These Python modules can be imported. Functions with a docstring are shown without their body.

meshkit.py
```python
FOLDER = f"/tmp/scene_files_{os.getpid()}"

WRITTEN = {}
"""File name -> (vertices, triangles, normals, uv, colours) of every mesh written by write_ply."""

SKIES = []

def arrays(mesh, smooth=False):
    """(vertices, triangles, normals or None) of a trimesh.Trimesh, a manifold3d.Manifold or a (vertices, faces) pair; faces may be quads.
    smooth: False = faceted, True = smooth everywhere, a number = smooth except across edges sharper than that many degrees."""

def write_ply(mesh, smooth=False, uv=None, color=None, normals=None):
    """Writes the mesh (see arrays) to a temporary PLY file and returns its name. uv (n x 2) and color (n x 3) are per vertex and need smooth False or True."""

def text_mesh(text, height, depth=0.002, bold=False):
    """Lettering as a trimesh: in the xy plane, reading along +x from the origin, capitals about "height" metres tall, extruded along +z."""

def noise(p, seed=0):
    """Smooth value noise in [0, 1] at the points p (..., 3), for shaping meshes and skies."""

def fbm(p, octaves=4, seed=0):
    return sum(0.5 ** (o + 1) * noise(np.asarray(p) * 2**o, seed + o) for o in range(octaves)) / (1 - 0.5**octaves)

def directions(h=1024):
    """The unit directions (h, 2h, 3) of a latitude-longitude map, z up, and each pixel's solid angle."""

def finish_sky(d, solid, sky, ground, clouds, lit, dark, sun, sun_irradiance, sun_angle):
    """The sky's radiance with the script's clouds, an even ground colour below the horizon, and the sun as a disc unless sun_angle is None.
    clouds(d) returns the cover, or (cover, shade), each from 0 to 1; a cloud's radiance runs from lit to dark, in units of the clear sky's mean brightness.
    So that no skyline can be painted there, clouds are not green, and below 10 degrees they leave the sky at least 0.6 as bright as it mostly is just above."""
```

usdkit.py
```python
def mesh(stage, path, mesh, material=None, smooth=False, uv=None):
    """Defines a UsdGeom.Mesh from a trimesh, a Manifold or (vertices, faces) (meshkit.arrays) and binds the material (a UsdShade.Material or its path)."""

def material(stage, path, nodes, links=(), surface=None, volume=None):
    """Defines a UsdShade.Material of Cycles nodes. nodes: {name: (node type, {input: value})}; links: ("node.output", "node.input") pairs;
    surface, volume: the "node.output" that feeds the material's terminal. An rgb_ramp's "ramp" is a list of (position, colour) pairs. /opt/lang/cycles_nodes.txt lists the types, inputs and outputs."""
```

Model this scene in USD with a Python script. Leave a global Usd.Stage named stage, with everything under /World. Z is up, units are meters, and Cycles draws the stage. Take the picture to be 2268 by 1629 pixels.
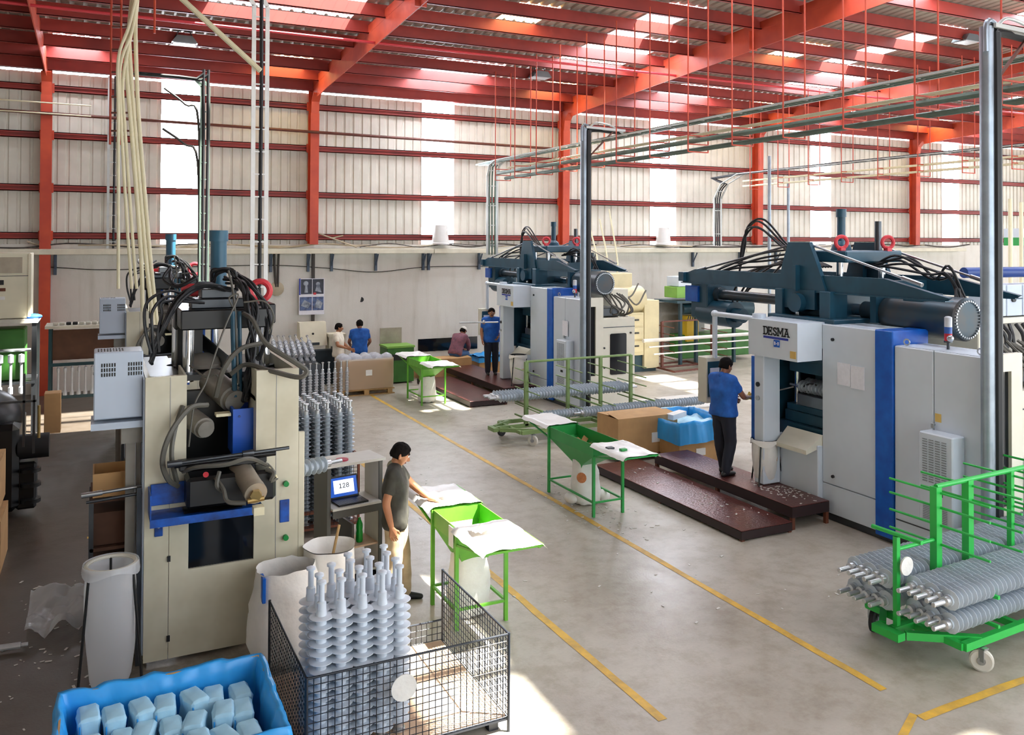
import math, random, numpy as np, trimesh, usdkit, meshkit
from pxr import Usd, UsdGeom, UsdLux, UsdShade, Gf, Sdf
from shapely.geometry import Polygon, box as sbox
EXPO, SKY, SUN, PANE = 1.1, .55, 17000.0, 9.0
SUN_DIR = (.42, -.28, .86)                     # towards the sun
CLEAR = [(7.5, 15, 18), (2.5, 5, 8), (3.5, 5, 8), (4.5, 5, 8), (11.5, 6, 8), (18.5, 6, 9), (10.5, 19, 21)]   # clear roof sheets: (x, first purlin, last purlin)
stage = Usd.Stage.CreateInMemory()
UsdGeom.SetStageUpAxis(stage, UsdGeom.Tokens.z); UsdGeom.SetStageMetersPerUnit(stage, 1.0)
UsdGeom.Xform.Define(stage, '/World'); UsdGeom.Scope.Define(stage, '/World/Looks')
PI = math.pi
# ---------------------------------------------------------------- camera: on a gallery 3.85 m above the shop floor
F_, CX, HC, YAW, PITCH, ROLL = 1870., 1134., 3.85, math.radians(26.07), math.radians(.8), math.radians(.2)
PY = 533 - F_*math.tan(PITCH)
CAM_F = np.array([math.sin(YAW)*math.cos(PITCH), math.cos(YAW)*math.cos(PITCH), math.sin(PITCH)])
r0 = np.array([math.cos(YAW), -math.sin(YAW), 0.]); u0 = np.cross(r0, CAM_F)
CAM_R, CAM_U = r0*math.cos(ROLL)+u0*math.sin(ROLL), u0*math.cos(ROLL)-r0*math.sin(ROLL)
EYE = np.array([0, 0, HC])
cam = UsdGeom.Camera.Define(stage, '/World/camera')
m4 = np.eye(4); m4[0, :3], m4[1, :3], m4[2, :3], m4[3, :3] = CAM_R, CAM_U, -CAM_F, EYE
cam.AddTransformOp().Set(Gf.Matrix4d(m4.tolist()))
cam.CreateHorizontalApertureAttr(36.0); cam.CreateVerticalApertureAttr(36.0*1629/2268)
cam.CreateFocalLengthAttr(36.0*F_/2268); cam.CreateVerticalApertureOffsetAttr(-(814.5-PY)*36.0/2268)
cam.CreateClippingRangeAttr(Gf.Vec2f(.05, 500)); cam.CreateExposureAttr(EXPO)
def _ray(x, y): return CAM_F + CAM_R*(x-CX)/F_ - CAM_U*(y-PY)/F_
def az(x, y, z=0): d = _ray(x, y); return EYE + d*(z-HC)/d[2]      # where a sight line meets the level z
def ay(x, y, Y): d = _ray(x, y); return EYE + d*Y/d[1]             # ... or the upright plane at depth Y
def ax(x, y, X): d = _ray(x, y); return EYE + d*X/d[0]
# ---------------------------------------------------------------- light: overcast day outside, translucent roof and wall sheets
dome = UsdLux.DomeLight.Define(stage, '/World/sky'); dome.CreateIntensityAttr(SKY); dome.CreateColorAttr(Gf.Vec3f(.86, .94, 1.0))
sun = UsdLux.DistantLight.Define(stage, '/World/sun'); sun.CreateIntensityAttr(SUN); sun.CreateAngleAttr(1.2); sun.CreateColorAttr(Gf.Vec3f(1, .95, .84))
_z = np.array(SUN_DIR)/np.linalg.norm(SUN_DIR); _x = np.cross((0, 0, 1), _z); _x /= np.linalg.norm(_x); _m = np.eye(4); _m[0, :3], _m[1, :3], _m[2, :3] = _x, np.cross(_z, _x), _z
sun.AddTransformOp().Set(Gf.Matrix4d(_m.tolist()))
# ---------------------------------------------------------------- materials
def lin(c):
    if isinstance(c, str): c = [int(c[i:i+2], 16)/255 for i in (0, 2, 4)]
    return [x/12.92 if x <= .04045 else ((x+.055)/1.055)**2.4 for x in c]
M = {}
def look(name, c, rough=.5, metal=0., var=.12, scale=2.5, bump=0., bscale=40, c2=None, emit=0., trans=0., coat=0., spread=(.35, .65), spec=.5, alpha=1.):
    """A painted / raw surface: colour broken by noise, roughness, optional relief."""
    a = lin(c); b = lin(c2) if c2 else [x*(1-var) for x in a]
    n = {'g': ('texture_coordinate', {}), 'n': ('noise_texture', {'scale': scale, 'detail': 4., 'roughness': .6}),
         'r': ('rgb_ramp', {'ramp': [(0, b), (spread[0], b), (spread[1], a), (1, a)]}),
         'p': ('principled_bsdf', {'roughness': rough, 'metallic': metal, 'transmission_weight': trans, 'coat_weight': coat, 'specular_ior_level': spec, 'alpha': alpha})}
    l = [('g.object', 'n.vector'), ('n.fac', 'r.fac'), ('r.color', 'p.base_color')]
    if emit: n['p'][1]['emission_strength'] = emit; l.append(('r.color', 'p.emission_color'))
    if bump:
        n['bn'] = ('noise_texture', {'scale': bscale, 'detail': 3.}); n['b'] = ('bump', {'strength': bump, 'distance': .02})
        l += [('g.object', 'bn.vector'), ('bn.fac', 'b.height'), ('b.normal', 'p.normal')]
    M[name] = usdkit.material(stage, '/World/Looks/'+name, n, l, surface='p.BSDF'); return M[name]
def film(name, c, clear=.4, rough=.25):
    """Thin plastic film: part see-through, part diffusing."""
    M[name] = usdkit.material(stage, '/World/Looks/'+name, {'t': ('transparent_bsdf', {'color': [.95, .96, .97]}), 'd': ('translucent_bsdf', {'color': lin(c)}), 'p': ('principled_bsdf', {'base_color': lin(c), 'roughness': rough}),
        'm': ('mix_closure', {'fac': .5}), 'o': ('mix_closure', {'fac': 1-clear})}, [('d.BSDF', 'm.closure1'), ('p.BSDF', 'm.closure2'), ('t.BSDF', 'o.closure1'), ('m.closure', 'o.closure2')], surface='o.closure')
# ---------------------------------------------------------------- mesh building
def rot(axis, deg): return trimesh.transformations.rotation_matrix(math.radians(deg), axis)[:3, :3]
class MB:
    """Collects shapes that become ONE mesh."""
    def __init__(s): s.v, s.f, s.n = [], [], 0
    def add(s, v, f):
        v, f = np.asarray(v, float), np.asarray(f, int)
        if f.shape[1] == 4: f = np.vstack([f[:, [0, 1, 2]], f[:, [0, 2, 3]]])
        s.v.append(v); s.f.append(f+s.n); s.n += len(v); return s
    def tm(s, t, M4=None):
        if hasattr(t, 'to_mesh'):
            k = t.to_mesh(); return s.add(k.vert_properties[:, :3], k.tri_verts)
        return s.add(t.vertices, t.faces)
    def xf(s, Rm=None, t=(0, 0, 0)):
        s.v = [(v @ np.asarray(Rm).T if Rm is not None else v) + np.asarray(t) for v in s.v]; return s
    def merge(s, o):
        for v, f in zip(o.v, o.f): pass
        v, f = o.get(); return s.add(v, f)
    def get(s): return np.vstack(s.v), np.vstack(s.f)
    def box(s, x0, x1, y0, y1, z0, z1, b=0.):
        """Axis-aligned box, edges chamfered by b."""
        x0, x1 = min(x0, x1), max(x0, x1); y0, y1 = min(y0, y1), max(y0, y1); z0, z1 = min(z0, z1), max(z0, z1)
        if b <= 0:
            v = [(x, y, z) for x in (x0, x1) for y in (y0, y1) for z in (z0, z1)]
            return s.add(v, [(0, 1, 3, 2), (4, 6, 7, 5), (0, 4, 5, 1), (2, 3, 7, 6), (0, 2, 6, 4), (1, 5, 7, 3)])
        b = min(b, (x1-x0)/2.01, (y1-y0)/2.01, (z1-z0)/2.01)
        pts = [(x, y, z) for xs, xi in ((x0, x0+b), (x1, x1-b)) for ys, yi in ((y0, y0+b), (y1, y1-b)) for zs, zi in ((z0, z0+b), (z1, z1-b)) for x, y, z in ((xs, yi, zi), (xi, ys, zi), (xi, yi, zs))]
        h = trimesh.convex.convex_hull(np.array(pts)); return s.add(h.vertices, h.faces)
    def obox(s, c, e1, e2, e3):
        """Box from centre and three half-edge vectors."""
        c, e1, e2, e3 = map(lambda a: np.asarray(a, float), (c, e1, e2, e3))
        if np.dot(np.cross(e1, e2), e3) < 0: e1 = -e1
        v = [c+a*e1+b*e2+d*e3 for a in (-1, 1) for b in (-1, 1) for d in (-1, 1)]
        return s.add(v, [(0, 1, 3, 2), (4, 6, 7, 5), (0, 4, 5, 1), (2, 3, 7, 6), (0, 2, 6, 4), (1, 5, 7, 3)])
    def bar(s, p, q, w, h=None, upv=(0, 0, 1)):
        """Rectangular bar from p to q, w wide, h along upv."""
        p, q = np.asarray(p, float), np.asarray(q, float); d = q-p; L = np.linalg.norm(d); d /= L
        u = np.asarray(upv, float)
        if abs(d @ u) > .95: u = np.array([1., 0, 0]) if abs(d[0]) < .9 else np.array([0, 1., 0])
        sd = np.cross(d, u); sd /= np.linalg.norm(sd); u = np.cross(sd, d); h = w if h is None else h
        return s.obox((p+q)/2, d*L/2, sd*w/2, u*h/2)
    def cyl(s, p, q, r, r2=None, n=12, cap=True):
        p, q = np.asarray(p, float), np.asarray(q, float); d = q-p; d = d/np.linalg.norm(d); r2 = r if r2 is None else r2
        a = np.cross(d, (0, 0, 1) if abs(d[2]) < .9 else (1, 0, 0)); a /= np.linalg.norm(a); b = np.cross(d, a)
        t = np.arange(n)*2*PI/n; c = np.cos(t)[:, None]*a+np.sin(t)[:, None]*b
        v = np.vstack([p+c*r, q+c*r2, [p], [q]]); i = np.arange(n); j = (i+1) % n
        f = [np.c_[i, j, j+n], np.c_[i, j+n, i+n]]
        if cap: f += [np.c_[j, i, i*0+2*n], np.c_[i+n, j+n, i*0+2*n+1]]
        return s.add(v, np.vstack(f))
    def lathe(s, prof, c=(0, 0, 0), d=(0, 0, 1), n=16):
        """Profile [(radius, height)] turned about the axis d through c."""
        d = np.asarray(d, float)/np.linalg.norm(d); a = np.cross(d, (0, 0, 1) if abs(d[2]) < .9 else (1, 0, 0)); a /= np.linalg.norm(a); b = np.cross(d, a)
        t = np.arange(n)*2*PI/n; ring = np.cos(t)[:, None]*a+np.sin(t)[:, None]*b
        v = np.vstack([np.asarray(c)+ring*r+d*h for r, h in prof]); i = np.arange(n); j = (i+1) % n
        f = np.vstack([np.vstack([np.c_[k*n+i, k*n+j, k*n+n+j], np.c_[k*n+i, k*n+n+j, k*n+n+i]]) for k in range(len(prof)-1)])
        return s.add(v, f)
    def tube(s, pts, r, n=7, smooth=0):
        """Round tube along a path; smooth = points per span of a Catmull-Rom curve."""
        p = np.asarray(pts, float)
        if smooth and len(p) > 2:
            e = np.vstack([2*p[0]-p[1], p, 2*p[-1]-p[-2]]); o = []
            for k in range(1, len(e)-2):
                for t in np.arange(smooth)/smooth:
                    o.append(.5*(2*e[k]+(e[k+1]-e[k-1])*t+(2*e[k-1]-5*e[k]+4*e[k+1]-e[k+2])*t*t+(3*e[k]-e[k-1]-3*e[k+1]+e[k+2])*t**3))
            p = np.array(o+[p[-1]])
        rr = np.broadcast_to(np.asarray(r, float), len(p)) if np.ndim(r) == 0 or len(np.atleast_1d(r)) == len(p) else np.interp(np.linspace(0, 1, len(p)), np.linspace(0, 1, len(r)), r)
        T = np.gradient(p, axis=0); T /= np.maximum(np.linalg.norm(T, axis=1, keepdims=True), 1e-9)
        a = np.cross(T[0], (0, 0, 1) if abs(T[0][2]) < .9 else (1, 0, 0)); a /= np.linalg.norm(a); rings = []
        th = np.arange(n)*2*PI/n
        for k in range(len(p)):
            a = a-T[k]*(a @ T[k]); a /= np.linalg.norm(a); b = np.cross(T[k], a)
            rings.append(p[k]+rr[k]*(np.cos(th)[:, None]*a+np.sin(th)[:, None]*b))
        v = np.vstack(rings+[[p[0]], [p[-1]]]); i = np.arange(n); j = (i+1) % n; m = len(p)
        f = [np.vstack([np.c_[k*n+i, k*n+j, k*n+n+j], np.c_[k*n+i, k*n+n+j, k*n+n+i]]) for k in range(m-1)]
        f += [np.c_[j, i, i*0+m*n], np.c_[(m-1)*n+i, (m-1)*n+j, i*0+m*n+1]]
        return s.add(v, np.vstack(f))
    def prism(s, poly, a0, a1, axis='y'):
        """Polygon of (u, v) pairs (or a shapely polygon) extruded along an axis: y -> (x, z), x -> (y, z), z -> (x, y)."""
        g = poly if hasattr(poly, 'exterior') else Polygon(poly)
        t = trimesh.creation.extrude_polygon(g, 1., engine='earcut'); v, f = t.vertices.copy(), t.faces
        h = a0+(a1-a0)*v[:, 2]
        w = {'y': np.c_[v[:, 0], h, v[:, 1]], 'x': np.c_[h, v[:, 0], v[:, 1]], 'z': np.c_[v[:, 0], v[:, 1], h]}[axis]
        t = trimesh.Trimesh(w, f, process=False)
        if t.volume < 0: f = f[:, ::-1]
        return s.add(w, f)
    def ball(s, c, r, sub=2, sc=(1, 1, 1)):
        t = trimesh.creation.icosphere(sub, 1.); return s.add(t.vertices*np.asarray(sc)*r+np.asarray(c), t.faces)
    def grid(s, g, thick=0., closed=False):
        """A surface from a (rows, cols, 3) array of points."""
        g = np.asarray(g, float); R, Cc = g.shape[:2]; v = g.reshape(-1, 3); q = []
        for i in range(R-1):
            for j in range(Cc if closed else Cc-1):
                q.append((i*Cc+j, i*Cc+(j+1) % Cc, (i+1)*Cc+(j+1) % Cc, (i+1)*Cc+j))
        return s.add(v, q)
    def torus(s, c, R, r, nrm=(0, 0, 1), n=24, k=8):
        nrm = np.asarray(nrm, float)/np.linalg.norm(nrm); a = np.cross(nrm, (0, 0, 1) if abs(nrm[2]) < .9 else (1, 0, 0)); a /= np.linalg.norm(a); b = np.cross(nrm, a)
        t = np.arange(n)*2*PI/n; u = np.arange(k)*2*PI/k
        ring = np.cos(t)[:, None]*a+np.sin(t)[:, None]*b
        g = np.asarray(c)+ring[:, None, :]*(R+r*np.cos(u))[None, :, None]+nrm*(r*np.sin(u))[None, :, None]
        g = np.concatenate([g, g[:1]], 0); return s.grid(g[:, ::-1], closed=True)
def sum_(b, calls):
    for name, a in calls: getattr(b, name)(*a)
    return b
def rag_(x0, x1, y0, y1, z, h, seed, n=14):
    """A crumpled sheet lying over a rectangle: vertices and quads."""
    xs, ys = np.linspace(x0, x1, n), np.linspace(y0, y1, n); X_, Y_ = np.meshgrid(xs, ys)
    Z_ = z+h*(meshkit.fbm(np.stack([X_*5/(x1-x0), Y_*5/(y1-y0), X_*0+seed], -1), 3, seed))
    return np.stack([X_, Y_, Z_], -1).reshape(-1, 3), [(i*n+j, i*n+j+1, i*n+n+j+1, i*n+n+j) for i in range(n-1) for j in range(n-1)]
def bx_(c, a, b, d): return (c[0]-a, c[0]+a, c[1]-b, c[1]+b, c[2]-d, c[2]+d)
# ---------------------------------------------------------------- scene tree
_used, ORG = {}, {}
def numbered(path):
    k = _used.get(path, -1)+1; _used[path] = k; return path if k == 0 else f'{path}_{k:03d}'
def tag(p, label=None, cat=None, group=None, kind=None):
    p = p.GetPrim() if hasattr(p, 'GetPrim') else p
    for k, v in (('label', label), ('category', cat), ('group', group), ('kind', kind)):
        if v: p.SetCustomDataByKey(k, v)
    return p
def thing(name, label=None, cat=None, loc=(0, 0, 0), rz=0., group=None, kind=None):
    x = UsdGeom.Xform.Define(stage, numbered('/World/'+name)); x.AddTranslateOp().Set(Gf.Vec3d(*map(float, loc))); x.AddRotateZOp().Set(float(rz))
    ORG[str(x.GetPath())] = np.array(loc, float)
    return tag(x, label, cat, group, kind)
def obj(name, mb, mat, parent=None, smooth=30, label=None, kind=None):
    base = str(parent.GetPath()) if parent else '/World'
    v, f = mb.get() if isinstance(mb, MB) else mb
    if parent: v = v-ORG.get('/'.join(base.split('/')[:3]), 0)      # shapes are given in hall coordinates, stored about their thing's base
    m = usdkit.mesh(stage, numbered(base+'/'+name), (v, f), M[mat], smooth=smooth)
    p = m.GetPrim()
    if mat in TWOSIDED: m.CreateDoubleSidedAttr(True)
    return tag(p, label=label, kind=kind)
TWOSIDED = set()
def solo(name, mb, mat, label, cat, group=None, smooth=30, kind=None): return tag(obj(name, mb, mat, None, smooth), label, cat, group, kind)
def dup(root, label, loc, rz=0., group=None):
    was = root.GetCustomData(); name = root.GetName()
    while name[-4:-3] == '_' and name[-3:].isdigit(): name = name[:-4]
    r = thing(name, label, was['category'], loc, rz, group or was.get('group'))
    r.GetReferences().AddInternalReference(root.GetPath()); r.SetInstanceable(True)
    return r
# ================================================================ THE SHED
WY = 24.0                                     # face of the back wall
RZ, RS = 8.5, .053                            # roof sheet height at the back wall, slope up towards the camera
def roof_z(y): return RZ+RS*(WY-y)
FX = [-1.19, 5.41, 13.52, 21.66, 30.02, 38.2]
look('red_steel', 'cf5232', .5, var=.25, scale=1.2, c2='b5402c')
look('red_purlin', 'ad3f36', .5, var=.3, scale=.8, c2='8c342f')
look('roof_metal', 'b9b3a8', .45, .25, var=.2, scale=.7)
look('clad_metal', 'e2dfd2', .45, .0, var=.12, scale=.9, c2='cfccbf')
look('steel', 'b8bcc0', .3, .9, var=.15); look('galv', 'a9adae', .4, .7, var=.2, scale=6); look('dark_steel', '55585c', .35, .8)
look('white_plastic', 'efefec', .4); look('black', '17181a', .45); look('black_rubber', '202124', .6); look('yellow_paint', 'e0b03a', .5, c2='bd9745', scale=6)
look('cream', 'e3dcc2', .45, var=.08); look('cable_cream', 'e8e0bd', .5, var=.1)
# floor: worn grey concrete, browner and darker in the left aisle (stains, and shade put into the colour), with a soft polish
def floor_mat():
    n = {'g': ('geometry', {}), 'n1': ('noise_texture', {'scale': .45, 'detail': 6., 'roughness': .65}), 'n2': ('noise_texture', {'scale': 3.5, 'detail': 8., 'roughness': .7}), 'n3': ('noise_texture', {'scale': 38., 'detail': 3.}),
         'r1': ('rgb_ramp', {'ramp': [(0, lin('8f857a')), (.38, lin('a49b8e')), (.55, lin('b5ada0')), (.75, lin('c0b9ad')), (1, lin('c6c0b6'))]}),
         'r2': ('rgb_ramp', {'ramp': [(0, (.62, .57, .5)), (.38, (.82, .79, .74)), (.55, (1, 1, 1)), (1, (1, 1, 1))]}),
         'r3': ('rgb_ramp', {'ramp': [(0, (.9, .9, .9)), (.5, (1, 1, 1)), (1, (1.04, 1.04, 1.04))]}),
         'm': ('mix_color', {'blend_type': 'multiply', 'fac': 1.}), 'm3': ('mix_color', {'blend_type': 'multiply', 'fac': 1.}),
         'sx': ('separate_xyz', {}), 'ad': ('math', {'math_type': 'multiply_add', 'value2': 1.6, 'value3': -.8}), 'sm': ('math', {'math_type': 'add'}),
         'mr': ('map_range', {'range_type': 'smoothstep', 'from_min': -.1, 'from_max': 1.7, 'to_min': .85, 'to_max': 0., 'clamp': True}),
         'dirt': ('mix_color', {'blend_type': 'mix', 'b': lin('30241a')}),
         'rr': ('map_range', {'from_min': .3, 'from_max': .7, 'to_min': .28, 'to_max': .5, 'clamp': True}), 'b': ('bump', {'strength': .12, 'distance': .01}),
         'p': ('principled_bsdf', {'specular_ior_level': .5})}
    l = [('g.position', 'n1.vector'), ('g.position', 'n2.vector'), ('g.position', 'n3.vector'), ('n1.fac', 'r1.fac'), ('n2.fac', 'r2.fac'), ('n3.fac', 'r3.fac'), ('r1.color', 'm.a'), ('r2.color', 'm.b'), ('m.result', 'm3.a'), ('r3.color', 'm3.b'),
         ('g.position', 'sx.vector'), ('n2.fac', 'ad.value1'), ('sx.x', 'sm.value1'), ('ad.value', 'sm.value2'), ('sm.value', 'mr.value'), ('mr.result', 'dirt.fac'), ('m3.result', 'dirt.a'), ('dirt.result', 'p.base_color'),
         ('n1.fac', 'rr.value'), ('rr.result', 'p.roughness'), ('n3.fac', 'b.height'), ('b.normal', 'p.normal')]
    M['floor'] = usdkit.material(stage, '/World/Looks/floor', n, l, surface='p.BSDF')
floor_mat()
def plaster_mat():
    n = {'g': ('geometry', {}), 'n1': ('noise_texture', {'scale': .8, 'detail': 6., 'roughness': .65}), 'mp': ('mapping', {'scale': (2.2, 1, .25)}), 'n2': ('noise_texture', {'scale': 2., 'detail': 5.}), 'n3': ('noise_texture', {'scale': 30., 'detail': 3.}),
         'r1': ('rgb_ramp', {'ramp': [(0, lin('b9b5ab')), (.45, lin('d8d5cc')), (1, lin('e6e3db'))]}), 'r2': ('rgb_ramp', {'ramp': [(0, (.6, .58, .55)), (.36, (.93, .92, .9)), (.5, (1, 1, 1)), (1, (1, 1, 1))]}),
         'm': ('mix_color', {'blend_type': 'multiply', 'fac': 1.}), 'b': ('bump', {'strength': .2, 'distance': .01}), 'p': ('principled_bsdf', {'roughness': .8})}
    M['plaster'] = usdkit.material(stage, '/World/Looks/plaster', n, [('g.position', 'n1.vector'), ('g.position', 'mp.vector'), ('mp.vector', 'n2.vector'), ('g.position', 'n3.vector'), ('n1.fac', 'r1.fac'), ('n2.fac', 'r2.fac'), ('r1.color', 'm.a'), ('r2.color', 'm.b'), ('m.result', 'p.base_color'), ('n3.fac', 'b.height'), ('b.normal', 'p.normal')], surface='p.BSDF')
plaster_mat()
def glow_mat(name, c, s):
    """Translucent daylight sheet: the day outside shines through it."""
    M[name] = usdkit.material(stage, '/World/Looks/'+name, {'e': ('emission', {'color': lin(c), 'strength': s})}, [], surface='e.emission')
glow_mat('daylight_sheet', 'ecf3ff', PANE); glow_mat('old_daylight_sheet', 'ffe9a0', PANE*.5)
M['clear_sheet'] = usdkit.material(stage, '/World/Looks/clear_sheet', {'t': ('transparent_bsdf', {'color': (.9, .92, .95)}), 'g': ('glossy_bsdf', {'roughness': .1}), 'f': ('fresnel', {}), 'm': ('mix_closure', {})}, [('f.fac', 'm.fac'), ('t.BSDF', 'm.closure1'), ('g.BSDF', 'm.closure2')], surface='m.closure')
X0, X1, Y0 = -6.0, 46.0, -7.0
fl = thing('floor', kind='structure')
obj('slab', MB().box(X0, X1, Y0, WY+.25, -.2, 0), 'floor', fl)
def lane(p, q, w, name='floor_line'):
    b = MB(); p, q = np.array(p), np.array(q); n = max(2, int(np.linalg.norm(q-p)/.35)); d = (q-p)/np.linalg.norm(q-p); s = np.array([-d[1], d[0]])
    rng = np.random.RandomState(int(abs(p[0])*100)); L, Rr = [], []
    for k in range(n+1):
        c = p+(q-p)*k/n; L.append((*(c+s*w*(.5+rng.uniform(-.09, .04))), .003)); Rr.append((*(c-s*w*(.5+rng.uniform(-.09, .04))), .003))
    v = L+Rr; b.add(v, [(k, n+1+k, n+2+k, k+1) for k in range(n)]); obj(name, b, 'yellow_paint', fl, False)
lane((6.09, 5.15), (6.1, 21.0), .09); lane((4.1, 5.6), (4.11, 14.6), .09); lane((6.0, 4.72), (9.5, 4.75), .09); lane((-.1, 12.2), (.35, 12.2), .09); lane((6.0, 4.78), (5.0, 4.3), .07)
wb = thing('wall_back', kind='structure')
obj('masonry', MB().box(X0, X1, WY, WY+.3, 0, 3.72), 'plaster', wb)
obj('masonry', MB().box(X0, 2.5, Y0-.3, Y0, 0, 10.2), 'plaster', thing('wall_front', kind='structure'))  # unseen part-wall behind the camera, added to darken the left aisle
obj('masonry', MB().box(X0-.3, X0, Y0-.3, WY+.3, 0, 10.2), 'plaster', thing('wall_left', kind='structure'))  # out of view, added to block sky light from the left
WIN = [(1.45, 2.5), (8.74, 9.8), (17.1, 18.2), (24.55, 25.65), (32.05, 33.15)]
def corr(x0, x1, u, top, base, pitch, h, face):
    """Corrugated strip outline across x: list of (x, offset)."""
    o = []; n = int(round((x1-x0)/pitch)); p = (x1-x0)/n
    for k in range(n):
        a = x0+k*p; o += [(a, 0), (a+p*.62, 0), (a+p*.72, h), (a+p*.90, h)]
    return o+[(x1, 0)]
def sheet_wall(x0, x1):
    o = corr(x0, x1, 0, 0, 0, .25, .035, 1); g = [[(x, WY+.1+d, z) for x, d in o] for z in (3.7, 8.02)]
    b = MB().grid(np.array(g)[:, ::-1]); return b
edges = [X0]+[e for w in WIN for e in w]+[X1]
for k in range(0, len(edges), 2):
    a, b_ = edges[k], edges[k+1]; n = max(1, int(round((b_-a)/1.0)))
    for i in range(n):
        obj('cladding_sheet', sheet_wall(a+(b_-a)*i/n, a+(b_-a)*(i+1)/n), 'clad_metal', wb, False)
def zsec(x0, x1, y, z, h=.17, w=.09, t=.02):
    """A girt: channel with lips, web upright, opening to the room."""
    return MB().box(x0, x1, y-.01, y, z-h/2, z+h/2).box(x0, x1, y-w, y, z+h/2-t, z+h/2).box(x0, x1, y-w, y, z-h/2, z-h/2+t).box(x0, x1, y-w, y-w+.01, z+h/2-.05, z+h/2).box(x0, x1, y-w, y-w+.01, z-h/2, z-h/2+.05)
fe = [X0]+FX+[X1]
for z in (3.93, 5.12, 6.44, 7.62):
    for a, b_ in zip(fe[:-1], fe[1:]): obj('girt', zsec(a+.1, b_-.1, WY+.06, z), 'red_purlin', wb, False)
for k, (a, b_) in enumerate(WIN):
    w = thing(f'window_{k+1}', kind='structure')
    for z0, z1 in ((3.72, 5.0), (5.0, 6.4), (6.4, 8.0)):
        o = corr(a, b_, 0, 0, 0, .25, .03, 1)
        obj('pane', MB().grid(np.array([[(x, WY+.12+d, z) for x, d in o] for z in (z0, z1)])[:, ::-1]), 'daylight_sheet', w, False)
# portal frames
def isec_path(pts_in, pts_out, x, fw_=.2, t=.016):
    """I-section along a path in the y-z plane, between an inner and an outer flange line."""
    b = MB(); i, o = np.array(pts_in), np.array(pts_out)
    v = [(x+s*t/2, *p) for s in (-1, 1) for p in list(i)+list(o)]; n = len(i); f = []
    for k in range(n-1): f += [(k, k+1, n+k+1, n+k), (2*n+k, 3*n+k, 3*n+k+1, 2*n+k+1)]
    b.add(v, f)
    for line in (i, o):
        for k in range(n-1): b.bar((x, *line[k]), (x, *line[k+1]), fw_, t*1.4, (0, -1, .3))
    return b
LABS = ['leftmost red steel portal frame, beside the tall cream cabinet', 'red steel portal frame behind the large near left moulding machine, by the wall poster', 'red steel portal frame above the middle moulding machine', 'red steel portal frame rising behind the operator in blue at the near right machine',
        'red steel portal frame right of the fourth tall bright wall strip', 'red steel portal frame at the far right edge of the hall']
for k, X in enumerate(FX):
    t = thing('portal_frame', LABS[k], 'steel frame')
    zt = 8.28
    foot = .0 if k == 0 else 3.72
    obj('column', isec_path([(WY-.32, foot), (WY-.36, 7.4)], [(WY-.04, foot), (WY-.04, 7.4)], X, .24), 'red_steel', t, False)
    obj('haunch', isec_path([(WY-.36, 7.4), (WY-.41, 7.72), (WY-.62, 7.93), (WY-1.5, 7.99)], [(WY-.04, 7.4), (WY-.04, 7.9), (WY-.04, zt), (WY-1.5, 8.38)], X, .22), 'red_steel', t, False)
    obj('rafter', isec_path([(WY-1.5, 7.99), (Y0, roof_z(Y0)-.70)], [(WY-1.5, 8.38), (Y0, roof_z(Y0)-.30)], X, .2), 'red_steel', t, False)
    obj('end_plate', MB().box(X-.12, X+.12, WY-9.0, WY-8.97, roof_z(WY-9)-.72, roof_z(WY-9)-.28), 'red_steel', t, False)
    for zz in (3.93, 5.12, 6.44, 7.62): obj('girt_cleat', MB().box(X-.16, X+.16, WY-.05, WY-.03, zz-.12, zz+.12), 'red_steel', t, False)
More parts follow.
